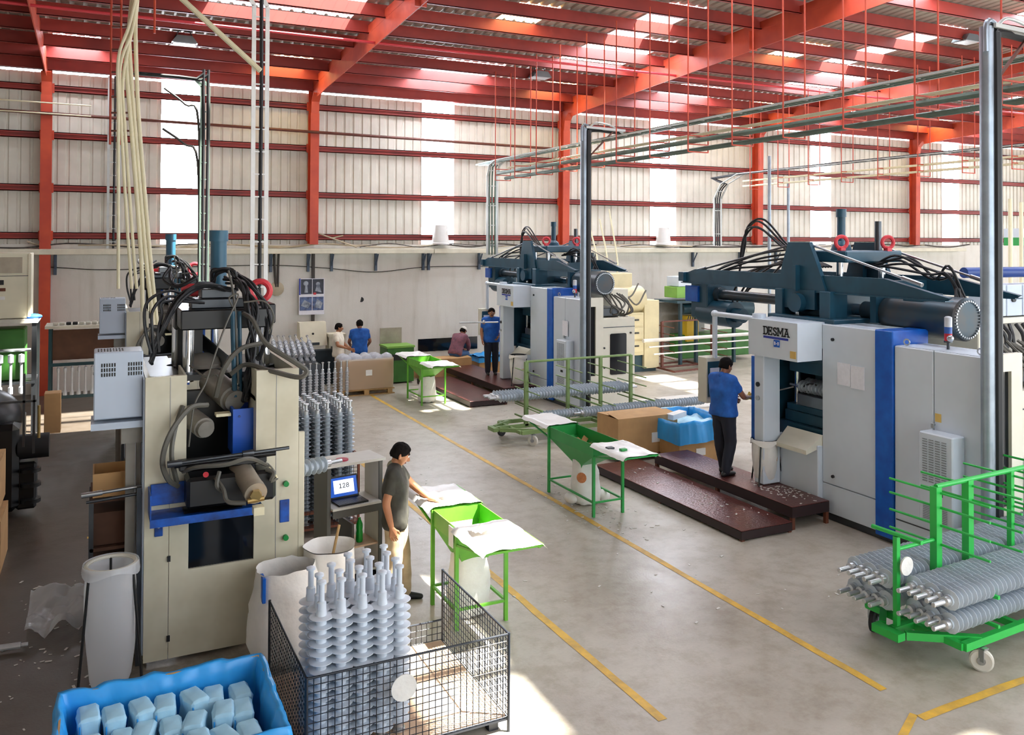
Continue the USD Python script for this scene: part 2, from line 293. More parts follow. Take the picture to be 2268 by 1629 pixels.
# roof: purlins, sheets with translucent ones let in
ce = thing('ceiling', kind='structure')
PUR = [WY-.1, WY-.75, WY-1.9]
while PUR[-1] > Y0+1.3: PUR.append(PUR[-1]-1.22)
obj('eave_beam', MB().box(X0, X1, WY-.16, WY-.12, 8.06, 8.42).box(X0, X1, WY-.2, WY-.04, 8.06, 8.08).box(X0, X1, WY-.2, WY-.04, 8.40, 8.42), 'red_purlin', ce, False)
for y in PUR[1:]:
    z = roof_z(y)-.02
    obj('purlin', MB().box(X0, X1, y-.008, y+.008, z-.29, z).box(X0, X1, y-.07, y, z-.29, z-.275).box(X0, X1, y, y+.07, z-.015, z).box(X0, X1, y-.07, y-.06, z-.29, z-.26), 'red_purlin', ce, False)
SKY_ = {}
def skylight(x, k0, k1, old=False, w=1, clear=False): SKY_[int(math.floor(x-X0))] = SKY_.get(int(math.floor(x-X0)), [])+[(k0, k1, 'clear' if clear else old)]
def roof_strip(x0, x1, ya, yb):
    o = corr(x0, x1, 0, 0, 0, .25, .04, 1); return MB().grid(np.array([[(x, y, roof_z(y)+d) for x, d in o] for y in (ya, yb)]))
for x, k0, k1, old in [(-.6, 1, 2, 0), (8.2, 1, 3, 0), (9.2, 1, 3, 0), (8.4, 6, 7, 1), (11.2, 4, 6, 0), (12.2, 4, 6, 0), (16.4, 1, 3, 0), (17.2, 1, 3, 0), (16, 6, 7, 1), (19.5, 4, 6, 0), (20.5, 4, 6, 0), (23, 2, 3, 0), (24, 1, 2, 0), (4.6, 1, 2, 1), (12, 1, 2, 1), (20.8, 1, 2, 1), (28.8, 4, 6, 0), (29, 1, 2, 1), (32, 1, 3, 0)]+[(x, k, k+2, 0) for k in (10, 13, 21, 23) for x in (8.6, 12.6, 15.6, 19.6, 23.6, 27.6)]:
    skylight(x, k0, k1, bool(old))
for x, k0, k1 in CLEAR: skylight(x, k0, k1, clear=True)
for c in range(int(X1-X0)):
    cuts = sorted(SKY_.get(c, [])); y = WY+.3; x0, x1 = X0+c, X0+c+1
    segs = []
    for k0, k1, old in cuts:
        ya, yb = PUR[k0], PUR[min(k1, len(PUR)-1)]
        if y-ya > .05: segs.append((y, ya, None))
        segs.append((ya, yb, old)); y = yb
    segs.append((y, Y0, None))
    for ya, yb, old in segs:
        if old is None: obj('roof_sheet', roof_strip(x0, x1, ya, yb), 'roof_metal', ce, False)
        else: obj('skylight', roof_strip(x0, x1, ya, yb), 'clear_sheet' if old == 'clear' else 'old_daylight_sheet' if old else 'daylight_sheet', ce, False)
def place(t, loc, rz=0):
    op = UsdGeom.Xformable(t).GetOrderedXformOps(); op[0].Set(Gf.Vec3d(*map(float, loc))); op[1].Set(float(rz)); return t
# ================================================================ THE TWO RIGHT-HAND MOULDING MACHINES
look('machine_white', 'cfd8e2', .35, var=.05); look('machine_cream', 'd9d5c4', .4, var=.07); look('stripe_blue', '0a62c4', .35, var=.15, scale=4, c2='0b4fae')
look('teal', '1c4b60', .4, var=.3, scale=3); look('drum', '2c4350', .35, .3, var=.35, scale=2, c2='4a4440'); look('chrome', 'd5d8dc', .12, 1., var=.05); look('navy', '123a80', .4); look('blue_box', '1157c4', .4, var=.1)
look('hose_black', '1b1c1f', .5); look('hose_grey', '5c5a52', .5, var=.2); look('brass', 'b69a62', .35, .8); look('red', 'c4202e', .45); look('red_eye', 'd23a44', .5); look('paper', 'e8e8f0', .7, var=.06, scale=25); look('logo_black', '15171c', .5); look('logo_blue', '1b2f9c', .5)
look('dark_glass', '10151c', .08, var=.3); look('sticker_yellow', 'd8b565', .6, var=.1); look('grey_vent', '8d9298', .5); look('lamp_clear', 'c9cdd4', .2); look('lamp_blue', '2b5aa8', .3); look('glass_door', '7fa3ab', .1, var=.3)
look('cyl_steel', '7d858c', .35, .6); look('ins_grey', '9aa3ac', .4, var=.08); look('ins_light', 'd2dae4', .4, var=.06)
def sheds(n, pitch, r_core, r_big, r_small, z0=0., seg=14, tilt=.3):
    """Profile of a ribbed silicone insulator housing, alternating large and small sheds."""
    p = [(r_core, z0)]
    for k in range(n):
        z = z0+pitch*(k+.5); r = r_big if k % 2 == 0 else r_small
        p += [(r_core, z-pitch*.2), (r*.98, z-pitch*.05), (r, z), (r*.98, z+pitch*.04), (r_core, z+pitch*.16)]
    return p+[(r_core, z0+pitch*n)]
def text_on(s, h, o, ex, ey, depth=.003, bold=False):
    """Lettering standing on a surface: origin o, reading along ex, upright along ey."""
    t = meshkit.text_mesh(s, h, depth, bold); ex, ey = np.asarray(ex, float), np.asarray(ey, float); ez = np.cross(ex, ey)
    v = t.vertices; return MB().add(np.asarray(o)+v[:, :1]*ex+v[:, 1:2]*ey+v[:, 2:3]*ez, t.faces)
def slab_letters(o, h, ex, ey):
    """The five letters of the maker's plate, drawn as slab-serif strokes."""
    b = MB(); ex, ey = np.asarray(ex, float), np.asarray(ey, float); w = h*.16
    S = {'D': [[(0, 0), (0, 1)], [(0, 1), (.4, 1), (.62, .78), (.66, .5), (.62, .22), (.4, 0), (0, 0)], [(-.14, 0), (.1, 0)], [(-.14, 1), (.1, 1)]],
         'E': [[(0, 0), (0, 1)], [(-.14, 1), (.56, 1), (.56, .78)], [(-.14, 0), (.58, 0), (.58, .24)], [(0, .52), (.38, .52)], [(.38, .38), (.38, .64)]],
         'S': [[(.56, .78), (.5, .93), (.3, 1), (.1, .93), (.04, .76), (.12, .6), (.48, .42), (.57, .25), (.5, .07), (.3, 0), (.1, .06), (.02, .24)]],
         'M': [[(0, 0), (0, 1), (.42, .3), (.84, 1), (.84, 0)], [(-.12, 0), (.14, 0)], [(.7, 0), (.98, 0)], [(-.12, 1), (.1, 1)], [(.74, 1), (.96, 1)]],
         'A': [[(.02, 0), (.36, 1), (.7, 0)], [(.14, .34), (.58, .34)], [(-.1, 0), (.16, 0)], [(.54, 0), (.84, 0)], [(.1, 1), (.5, 1)]]}
    x = 0
    for ch, adv in (('D', .9), ('E', .86), ('S', .86), ('M', 1.22), ('A', 0)):
        for st in S[ch]:
            for p, q in zip(st[:-1], st[1:]):
                P_, Q_ = (np.asarray(o)+ex*h*(x+a)+ey*h*c for a, c in (p, q)); d = (Q_-P_)/max(np.linalg.norm(Q_-P_), 1e-6)
                b.bar(P_-d*w*.4, Q_+d*w*.4, .004, w, np.cross(d, np.cross(ex, ey)))
        x += adv
    return b
def eye_ring(c, R=.1, r=.032, nrm=(0, 1, 0)): return MB().torus(c, R, r, nrm, 20, 8).box(c[0]-.05, c[0]+.05, c[1]-.04, c[1]+.04, c[2]-R-.06, c[2]-R+.01, .008)
rnd = random.Random(5)
def hoses(spec, r=.016, n=6, sm=6):
    b = MB()
    for pts in spec: b.tube(pts, r, n, sm)
    return b
def hose_parts(t, spec, mat='hose_black', r=.016):
    for pts in spec: obj('hose', MB().tube(pts, r, 6, 6), mat, t)
def moulding_machine(label, D):
    """One machine; D: where its sliding drum stands."""
    t = thing('moulding_machine', label, 'machine', (9.1, 7.8, 0))
    # housing
    obj('base', MB().box(9.13, 10.65, 6.4, 9.75, 0, .12), 'dark_steel', t)
    pn = obj('body_panel', MB().box(9.1, 9.72, 7.81, 8.72, .5, 2.7, .012).box(9.105, 9.72, 7.81, 8.72, .1, .49, .006), 'machine_white', t)
    for y, z in ((8.52, 2.5), (8.52, .62)): obj('lock', MB().cyl((9.075, y, z), (9.11, y, z), .022, n=10), 'black', pn)
    obj('stripe_panel', MB().box(9.075, 9.75, 7.53, 7.81, .06, 2.71, .012), 'stripe_blue', t)
    cb = obj('control_cabinet', MB().box(9.1, 9.68, 6.97, 7.525, .12, 2.53, .012).box(9.1, 9.68, 6.31, 6.962, .12, 2.53, .012).box(9.12, 9.66, 6.35, 7.5, 2.52, 2.535), 'machine_white', t)
    obj('end_frame', MB().prism(Polygon([(9.14, .12), (9.68, .12), (9.68, 2.56), (9.14, 2.56)], [[(9.26, .8), (9.48, .8), (9.48, 2.36), (9.26, 2.36)]]), 6.24, 6.31), 'machine_cream', cb)
    obj('end_window', MB().box(9.25, 9.49, 6.28, 6.3, .79, 2.37), 'dark_glass', cb)
    for y in (6.42, 7.42): obj('lifting_eye', MB().torus((9.2, y, 2.58), .035, .01, (1, .3, 0), 16, 6), 'steel', cb)
    obj('handle', MB().cyl((9.07, 6.955, 1.64), (9.1, 6.955, 1.64), .014).box(9.06, 9.075, 6.93, 6.975, 1.6, 1.66, .004), 'steel', cb)
    obj('sticker', MB().box(9.093, 9.101, 6.86, 6.94, 1.68, 1.78), 'sticker_yellow', cb)
    obj('kick_line', MB().box(9.094, 9.101, 6.4, 7.5, .335, .35), 'dark_steel', cb)
    ac = obj('cooling_unit', MB().box(8.88, 9.1, 6.55, 7.0, .5, 1.58, .015), 'machine_white', cb)
    for j in range(4):
        g = MB()
        for i in range(18): g.box(8.872, 8.885, 6.63+j*.085, 6.69+j*.085, 1.0+i*.029, 1.012+i*.029)
        obj('vent_slots', g, 'grey_vent', ac, False)
    obj('display', MB().box(8.874, 8.885, 6.68, 6.78, .86, .91), 'dark_glass', ac)
    obj('lower_grille', sum_(MB(), [('box', (8.874, 8.885, 6.62, 6.94, .54+i*.02, .548+i*.02)) for i in range(11)]), 'grey_vent', ac, False)
    # beacon
    bc = obj('beacon', MB().cyl((9.35, 6.95, 2.53), (9.35, 6.95, 2.62), .018).cyl((9.35, 6.95, 2.62), (9.35, 6.95, 2.64), .05), 'dark_steel', t)
    obj('red_lamp', MB().cyl((9.35, 6.95, 2.64), (9.35, 6.95, 2.73), .045, n=16), 'red', bc); obj('blue_lamp', MB().cyl((9.35, 6.95, 2.73), (9.35, 6.95, 2.81), .045, n=16), 'lamp_blue', bc)
    obj('clear_lamp', MB().cyl((9.35, 6.95, 2.81), (9.35, 6.95, 2.92), .045, n=16).ball((9.35, 6.95, 2.92), .045, 2, (1, 1, .5)), 'lamp_clear', bc); obj('horn', MB().ball((9.28, 6.87, 2.68), .04, 2), 'steel', bc)
    # rear and far-side housing
    rb = obj('rear_cabinet', MB().box(9.72, 10.62, 6.36, 8.0, .06, 2.08, .012), 'machine_cream', t)
    obj('window', MB().prism(sbox(9.98, .82, 10.34, 1.68).buffer(.04), 6.345, 6.37), 'dark_glass', rb)
    obj('seam', MB().box(9.73, 10.61, 6.35, 6.365, 1.86, 1.875), 'dark_steel', rb)
    for x, z in ((10.5, 1.72), (9.78, .95), (9.78, 1.4)): obj('hinge', MB().cyl((x, 6.34, z), (x, 6.37, z), .022, n=10), 'black', rb)
    obj('far_panel', MB().box(10.7, 11.2, 7.5, 9.8, .1, 2.66, .012), 'machine_cream', t)
    obj('back_panel', MB().box(9.2, 10.7, 9.72, 9.82, .1, 1.1), 'machine_cream', t); obj('partition', MB().box(9.75, 10.7, 8.0, 8.1, .1, 2.3), 'machine_cream', t)
    # operator side: hood, post, apron
    hd = obj('hood', MB().prism([(9.1, 8.72), (8.62, 8.7), (8.62, 9.67), (9.1, 9.7)], 2.19, 2.72, 'z').box(9.1, 9.5, 8.72, 9.75, 2.35, 2.72), 'machine_white', t)
    obj('maker_name', slab_letters((8.612, 9.335, 2.52), .105, (0, -1, 0), (0, 0, 1)), 'logo_black', hd, False)
    obj('logo_bar', MB().box(8.611, 8.621, 8.87, 9.35, 2.465, 2.495), 'logo_blue', hd)
    lb = obj('logo_plate', MB().box(8.611, 8.621, 9.035, 9.145, 2.355, 2.455), 'stripe_blue', hd)
    obj('logo_letters', text_on('B-B', .045, (8.609, 9.135, 2.385), (0, -.82, 0), (0, 0, 1), bold=True), 'paper', hd, False)
    obj('warning_sticker', MB().box(8.612, 8.621, 8.725, 8.83, 2.23, 2.33), 'sticker_yellow', hd)
    ps = obj('door_post', MB().box(8.68, 9.0, 9.42, 9.62, .32, 2.2, .012), 'machine_white', t)
    for z, mm in ((1.76, 'black'), (1.56, 'steel')): obj('push_button', MB().cyl((8.66, 9.53, z), (8.69, 9.53, z), .035, n=14), mm, ps)
    obj('blue_side', MB().box(8.72, 9.05, 9.62, 9.72, .9, 2.15), 'stripe_blue', t)
    obj('apron', MB().box(9.02, 9.3, 8.72, 9.62, .12, 1.0, .01), 'machine_white', t)
    obj('chute', MB().add([(8.86, 8.78, .94), (8.86, 9.36, .94), (9.12, 9.4, 1.14), (9.12, 8.72, 1.14), (8.86, 8.78, .88), (8.86, 9.36, .88), (9.12, 9.4, .98), (9.12, 8.72, .98)], [(0, 3, 2, 1), (4, 5, 6, 7), (0, 1, 5, 4), (1, 2, 6, 5), (2, 3, 7, 6), (3, 0, 4, 7)]), 'machine_cream', t)
    # inside: press
    pr = obj('press_bed', MB().box(9.2, 10.5, 8.1, 9.7, .9, 1.18).box(9.28, 10.4, 8.2, 9.62, 1.18, 1.34, .01).box(9.3, 10.3, 8.25, 9.6, 1.34, 1.44, .01), 'teal', t)
    obj('mould_plate', MB().box(9.3, 9.8, 8.25, 9.4, 1.44, 1.6, .006), 'cyl_steel', t)
    obj('rear_guard', MB().box(9.15, 10.6, 9.74, 9.78, 1.1, 2.36), 'teal', t); obj('inner_guard', MB().box(10.42, 10.46, 8.12, 9.72, 1.2, 2.3), 'teal', t)
    obj('upper_platen', MB().box(9.2, 10.5, 8.1, 9.7, 2.1, 2.36, .01).box(9.3, 10.3, 8.3, 9.55, 1.92, 2.1, .01), 'teal', t)
    for x, y in ((9.42, 8.85), (9.42, 9.5), (10.3, 8.4), (10.3, 9.5)): obj('tie_column', MB().cyl((x, y, 1.3), (x, y, 2.95), .045, n=14), 'chrome', t)
    obj('glass_guard', MB().box(9.9, 9.92, 8.6, 9.62, 1.3, 2.1), 'glass_door', t); obj('guard_frame', MB().box(9.88, 9.94, 9.05, 9.12, 1.3, 2.1), 'teal', t)
    hose_parts(t, [[(9.5, 9.45, 1.5), (9.35, 9.3, 1.72), (9.4, 9.1, 1.75), (9.5, 9.05, 1.5)], [(9.55, 9.5, 1.48), (9.4, 9.35, 1.62), (9.4, 9.2, 1.64), (9.5, 9.1, 1.5)]], r=.012)
    # overhead frame
    def beam(x):
        return MB().prism([(6.95, 3.16), (7.02, 3.12), (12.2, 3.12), (12.2, 3.26), (11.85, 3.36), (7.9, 3.36), (7.15, 3.2)], x-.04, x+.04, 'x').box(x-.08, x+.08, 6.97, 12.2, 3.11, 3.125)
    obj('frame_beam', beam(9.4), 'teal', t); obj('frame_beam', beam(10.75), 'teal', t)
    for a in ((9.3, 10.85, 12.1, 12.24, 3.14, 3.3), (9.4, 10.75, 9.5, 9.62, 3.12, 3.3), (9.4, 10.75, 8.3, 8.42, 3.12, 3.3)): obj('cross_beam', MB().box(*a), 'teal', t)
    for x in (9.36, 10.75):
        obj('frame_upright', MB().prism([(8.86, 3.12), (9.82, 3.12), (9.72, 3.5), (9.6, 3.84), (9.18, 3.84), (9.02, 3.5)], x-.035, x+.035, 'x').box(x-.12, x-.02, 9.36, 9.42, 3.12, 3.5).box(x-.06, x+.1, 9.05, 9.75, 2.86, 3.14), 'teal', t)
    obj('injection_block', MB().box(9.55, 10.6, 8.9, 9.78, 2.72, 3.1, .02).box(9.25, 9.6, 8.72, 8.92, 2.75, 3.14, .01).box(9.25, 9.6, 9.65, 9.8, 2.75, 3.14, .01).cyl((9.2, 9.35, 2.95), (9.6, 9.35, 2.95), .14, n=20), 'teal', t)
    obj('base_plate', MB().box(9.15, 10.6, 8.55, 9.85, 2.66, 2.76, .01), 'teal', t)
    for y in (8.78, 9.72): obj('guide_rod', MB().cyl((9.3, y, 2.74), (9.3, y, 2.98), .035, n=12), 'chrome', t)
    for x, y in ((9.75, 9.0), (10.5, 8.9), (9.7, 9.6)): obj('cylinder_rod', MB().cyl((x, y, 3.1), (x, y, 3.66), .05, n=14), 'chrome', t)
    obj('yoke', MB().box(9.55, 10.7, 8.7, 9.7, 3.55, 3.72, .02), 'teal', t)
    for x, y in ((9.62, 8.85), (10.45, 8.75)): obj('lifting_ring', eye_ring((x, y, 3.84), .085, .028, (.4, 1, 0)), 'red_eye', t)
    obj('tall_cylinder', MB().lathe([(0, 3.7), (.16, 3.7), (.13, 3.8), (.06, 3.86), (.06, 4.22), (.075, 4.22), (.075, 4.34), (0, 4.34)], (10.05, 9.25, 0), n=18), 'teal', t)
    obj('short_cylinder', MB().lathe([(0, 3.7), (.05, 3.7), (.05, 4.16), (0, 4.16)], (10.6, 9.05, 0), n=14), 'dark_steel', t)
    for x in (9.4, 10.75):
        for yb in (7.35, 12.0):
            ym = 9.2 if yb < 9 else 9.6
            obj('stay_rod', MB().cyl((x, ym, 3.8), (x, yb, 3.3), .017, n=8).cyl((x, yb+(ym-yb)*.16, 3.38), (x, yb, 3.3), .03, n=8), 'steel' if yb < 9 else 'dark_steel', t)
    # the long injection drum
    dr = obj('drum', MB().lathe([(0, D), (.26, D), (.28, D+.02), (.28, D+1.0), (.255, D+1.1), (.15, D+1.36), (.13, D+1.38), (.13, D+1.6), (0, D+1.6)], (9.95, 0, 2.86), (0, 1, 0), 28), 'drum', t)
    for k in range(36): a = k*PI/18; obj('bolt', MB().cyl((9.95+.235*math.cos(a), D-.02, 2.86+.235*math.sin(a)), (9.95+.235*math.cos(a), D+.01, 2.86+.235*math.sin(a)), .014, n=6), 'steel', dr, False)
    obj('saddle', MB().box(9.75, 10.15, D+.5, D+.8, 3.06, 3.16), 'teal', t); obj('saddle', MB().box(9.7, 10.2, D+1.2, D+1.3, 2.72, 3.14), 'teal', t)
    obj('piston', MB().cyl((9.95, D+1.6, 2.86), (9.95, 8.95, 2.86), .085, n=16), 'chrome', t)
    obj('rear_tube', MB().cyl((9.75, 9.7, 2.92), (9.75, 11.7, 2.92), .085, n=16).cyl((9.75, 11.6, 2.92), (9.75, 11.95, 2.92), .13, n=16), 'drum', t)
    obj('rear_block', MB().box(9.5, 10.2, 11.7, 12.15, 2.5, 3.12, .02), 'teal', t); obj('blue_cover', MB().box(9.45, 9.9, 11.9, 12.25, 2.78, 3.06, .01), 'stripe_blue', t)
    obj('motor', MB().cyl((9.7, 11.2, 2.6), (9.7, 12.0, 2.6), .22, n=20).cyl((9.7, 11.0, 2.6), (9.7, 11.2, 2.6), .12, n=16), 'teal', t)
    obj('manifold', MB().box(9.8, 10.3, 6.5, 7.2, 2.1, 2.3, .02), 'dark_steel', t)
    rg = random.Random(11); sp = []; J_ = lambda q, a=.06: tuple(c+rg.uniform(-a, a) for c in q)
    for k in range(4): sp.append([(9.5+.05*k, 9.62, 3.74-.06*k), J_((9.5+.05*k, 10.4, 3.62-.05*k), .03), J_((9.5+.06*k, 11.2, 3.42), .04), (9.55+.1*k, 11.9, 3.22)])
    for k in range(4): sp.append([(9.8+.1*k, 9.75, 3.6), J_((9.8+.1*k, 10.3, 3.55)), J_((9.75+.12*k, 10.9, 3.3)), J_((9.8+.1*k, 11.3, 3.05)), (9.9+.1*k, 11.5, 2.8)])
    for k in range(4): sp.append([(10.2+.06*k, 9.75, 3.45), (10.25+.05*k, 10.6, 3.72), J_((10.3, 11.2, 4.02+.05*k), .05), J_((10.35, 11.6, 4.1), .05), J_((10.4, 11.8, 3.8), .05), (10.4, 11.9, 3.3)])
    for k in range(5): sp.append([J_((10.1, 8.75, 3.5)), J_((10.2, 8.3, 3.55), .12), J_((10.3, 7.9, 3.42), .12), J_((10.2, 7.6, 3.45), .1), (10.1+.05*k, 7.4, 3.1)])
    hose_parts(t, sp, r=.018); sp = []
    for k in range(9):
        x = 9.95+.07*k; sp.append([(x, 6.75, 2.62-.02*(k % 3)), (x+rg.uniform(-.15, .2), 6.55, 2.4), (x+rg.uniform(-.2, .25), 6.45+rg.uniform(-.1, .1), 2.2), (x+.05, 6.7, 2.08)])
    hose_parts(t, sp, 'hose_grey', .02)
    # control-panel arm at the operator's place
    AY = 10.62
    arm = obj('panel_arm', MB().cyl((8.78, 9.6, 2.70), (8.78, AY, 2.70), .04, n=12).cyl((8.78, 9.62, 2.6), (8.78, 9.62, 2.78), .1, n=18).ball((8.78, AY, 2.70), .06, 2).cyl((8.78, AY, 2.70), (8.78, AY, 2.0), .04, n=12), 'machine_white', t)
    pb = obj('control_panel', MB().box(8.6, 8.9, AY-.02, AY+.2, 1.3, 2.02, .01), 'machine_cream', arm)
    obj('screen', MB().box(8.66, 8.84, AY-.036, AY-.03, 1.5, 1.85), 'paper', pb); obj('screen_frame', MB().prism(Polygon([(8.62, 1.4), (8.88, 1.4), (8.88, 1.95), (8.62, 1.95)], [[(8.66, 1.5), (8.84, 1.5), (8.84, 1.85), (8.66, 1.85)]]), AY-.03, AY-.02), 'teal', pb)

    return t
m1 = moulding_machine('large white moulding machine with dark blue stripe at near right, two paper sheets taped on', 7.12)
M2_LOC = (9.7, 17.85, 0)
m2 = place(moulding_machine('white blue-striped moulding machine in the middle of the hall, behind the far green trolley', 6.6), M2_LOC)
# sheets taped on
solo('paper_sheet', MB().box(9.09, 9.098, 8.22, 8.44, 1.9, 2.2), 'paper', 'white printed sheet taped to the near right machine, left one of the pair', 'paper')
solo('paper_sheet', MB().box(9.09, 9.098, 7.99, 8.21, 1.885, 2.185), 'paper', 'white printed sheet taped to the near right machine, right one of the pair', 'paper')
solo('paper_sheet', MB().box(9.675, 9.683, 16.85, 17.1, 1.65, 2.0), 'paper', 'white printed sheet taped to the cabinet of the middle moulding machine', 'paper')
# ================================================================ THE NEAR LEFT MACHINE (seen from its end) and its twin behind
look('left_beige', 'd2cdb8', .4, var=.12, scale=1.5, c2='bdb79f'); look('left_side', 'b9c6da', .4, var=.08); look('cab_grey', 'bac6d6', .4, var=.06); look('oil_black', '121316', .35, var=.4); look('tray_blue', '0e57b8', .4, var=.35, scale=6, c2='12306e')
look('tower_blue', '2a5f78', .4, var=.2); look('green_knob', '0f8a3c', .4); look('cyl_beige', 'b3a896', .35, .4, var=.25); look('cyl_grey', '9a958c', .4, .3, var=.3); look('card', 'c49a68', .8, var=.15, scale=3); look('card_dark', '5a3c2c', .8, var=.3); look('dirty_white', 'd8d4c6', .6, var=.25)
m3 = thing('press_machine', 'big beige moulding machine at near left, blue box hanging in its hose-covered end', 'machine', (.39, 8.3, 0))
t = m3
def A(px, py, Y=8.9): return ay(px, py, Y)
lf = obj('left_housing', MB().box(.39, .74, 8.3, 8.36, 1.36, 2.60).box(.39, .43, 8.36, 10.6, .05, 2.60).box(.43, .74, 8.36, 10.6, 2.38, 2.42).box(.72, .74, 8.36, 9.0, 1.4, 2.60), 'left_beige', t)
obj('side_panel', MB().box(.375, .39, 8.33, 10.6, .1, 2.585), 'left_side', lf)
obj('panel_seam', MB().box(.597, .601, 8.297, 8.301, 1.4, 2.59), 'grey_vent', lf)
rh = obj('right_housing', MB().box(1.36, 1.76, 8.3, 8.36, .04, 2.60).box(1.72, 1.76, 8.36, 10.6, .04, 2.60).box(1.36, 1.74, 8.36, 10.6, 2.3, 2.34).box(1.36, 1.38, 8.36, 8.95, 1.4, 2.60), 'left_beige', t)
obj('panel_seam', MB().box(1.545, 1.549, 8.297, 8.301, .1, 2.59), 'grey_vent', rh); obj('edge_strip', MB().box(1.76, 1.82, 8.3, 8.34, .04, 1.98, .005), 'left_beige', rh)
for z in (1.50, .985): obj('knob', MB().cyl((1.64, 8.26, z), (1.64, 8.3, z), .026, n=14), 'green_knob', rh)
obj('blue_plate', MB().box(1.585, 1.675, 8.288, 8.301, 1.13, 1.345, .004), 'tray_blue', rh)
fd = obj('front_door', MB().prism(Polygon([(.60, .04), (1.36, .04), (1.36, 1.36), (.60, 1.36)], [list(sbox(.765, .80, 1.345, 1.36).buffer(.0).exterior.coords)[:-1]] if False else [[(.765, .82), (1.345, .82), (1.345, 1.34), (.765, 1.34)]]), 8.3, 8.33).box(.39, .594, 8.3, 8.33, .04, 1.36), 'left_beige', t)
obj('door_window', MB().box(.75, 1.36, 8.325, 8.335, .8, 1.35), 'dark_glass', fd)
for z in (.92, .2): obj('door_hinge', MB().box(.585, .612, 8.285, 8.3, z, z+.05), 'black', fd)
obj('blue_plate', MB().box(.475, .545, 8.288, 8.301, 1.16, 1.33, .004), 'tray_blue', fd); obj('plate_bolt', MB().cyl((.51, 8.28, 1.25), (.51, 8.29, 1.25), .014, n=8), 'steel', fd)
obj('inner_frame', MB().box(.74, 1.36, 9.2, 9.3, .1, 2.3).box(.74, 1.36, 8.4, 9.3, 1.28, 1.34), 'oil_black', t)
obj('top_well', MB().box(.44, .72, 8.4, 10.55, 2.44, 2.5), 'oil_black', lf); obj('top_well', MB().box(1.38, 1.71, 8.4, 10.55, 2.36, 2.44), 'oil_black', rh)
# blue trough and injection unit at the front
tr = obj('trough', MB().box(.44, .95, 8.26, 8.29, 1.45, 1.64, .004).box(.42, 1.38, 7.98, 8.3, 1.385, 1.4).box(.42, 1.38, 7.975, 7.985, 1.34, 1.41).box(.42, .43, 7.98, 8.3, 1.385, 1.62), 'tray_blue', t)
obj('slurry', MB().add(*rag_(.7, 1.2, 8.02, 8.25, 1.402, .02, 3)), 'oil_black', tr)
obj('injection_body', MB().box(.72, 1.5, 8.02, 8.3, 1.44, 1.72, .03).box(.66, 1.42, 8.06, 8.3, 1.78, 1.84, .01).cyl((.62, 8.08, 1.84), (1.5, 8.08, 1.86), .028), 'oil_black', t)
obj('ejector_rod', MB().cyl((.56, 8.05, 1.86), (1.62, 8.05, 1.9), .016).cyl((.56, 8.05, 1.86), (.68, 8.05, 1.865), .03).cyl((1.2, 8.05, 1.885), (1.3, 8.05, 1.89), .03), 'dark_steel', t)
obj('injection_cylinder', MB().cyl(A(528, 1030, 8.25), A(566, 1092, 7.75), .095, n=24).cyl(A(561, 1084, 7.82), A(567, 1094, 7.74), .10, n=24), 'cyl_beige', t)
fl_ = obj('fitting', MB().cyl(A(567, 1094, 7.75), A(567, 1100, 7.68), .05, n=6).cyl(A(548, 1112, 7.7), A(585, 1104, 7.7), .022, n=8), 'brass', t)
obj('nozzle_plug', MB().box(*bx_(A(572, 1130, 7.72), .045, .05, .035)), 'cable_cream', t)
obj('collar', MB().torus(A(532, 1040, 8.2), .115, .022, (.3, .8, .3), 24, 8), 'oil_black', t)
obj('red_button', MB().cyl(A(456, 1052, 8.02), A(456, 1052, 7.98), .025, n=12), 'red', t)
hose_parts(t, [[A(405, 1045, 8.1), A(440, 1035, 7.95), A(500, 1030, 7.9), A(550, 1016, 7.95), A(590, 1030, 8.1)], [A(478, 1060, 8.0), A(495, 1085, 7.85), A(505, 1112, 7.75), A(545, 1115, 7.7)], [A(486, 1045, 7.95), A(480, 1075, 7.9), A(492, 1090, 7.9)], [A(590, 1040, 8.0), A(606, 1048, 7.95), A(600, 1065, 7.95), A(612, 1060, 8.05)]], 'hose_grey', .02)
for k in range(5): obj('terminal', MB().cyl(A(596+3*k, 1036+5*k, 8.02), A(606+2*k, 1046+3*k, 7.95), .008, n=6), 'cable_cream', t)
# blue junction box, pump motor
jb = obj('junction_box', MB().box(1.17, 1.56, 8.46, 8.48, 1.8, 2.22).box(1.17, 1.56, 8.78, 8.8, 1.8, 2.22).box(1.17, 1.19, 8.48, 8.78, 1.8, 2.22).box(1.54, 1.56, 8.48, 8.78, 1.8, 2.22).box(1.17, 1.56, 8.46, 8.8, 1.78, 1.8), 'blue_box', t)
for x, z in ((1.23, 2.15), (1.51, 1.86)): obj('box_bolt', MB().cyl((x, 8.45, z), (x, 8.465, z), .011, n=8), 'navy', jb)
obj('box_flange', MB().box(1.02, 1.16, 8.5, 8.62, 2.15, 2.18, .004), 'cable_cream', t)
obj('motor', MB().cyl((1.63, 8.45, 2.1), (1.63, 8.95, 2.1), .13, n=24).cyl((1.63, 8.38, 2.1), (1.63, 8.46, 2.1), .075, n=16).cyl((1.63, 8.34, 2.1), (1.63, 8.4, 2.1), .03, n=6), 'black_rubber', t)
obj('belt_guard', MB().cyl((1.45, 8.9, 2.2), (1.45, 8.96, 2.2), .24, n=24), 'oil_black', t)
for a, b_, r in (((.8, 8.9, 2.12), (.92, 8.55, 2.05), .1), ((1.05, 9.15, 2.4), (1.2, 8.7, 2.28), .13)): obj('accumulator', MB().cyl(a, b_, r, n=20).cyl(b_, np.asarray(b_)+(np.asarray(b_)-a)*.12, r*.8, n=20), 'cyl_grey', t)
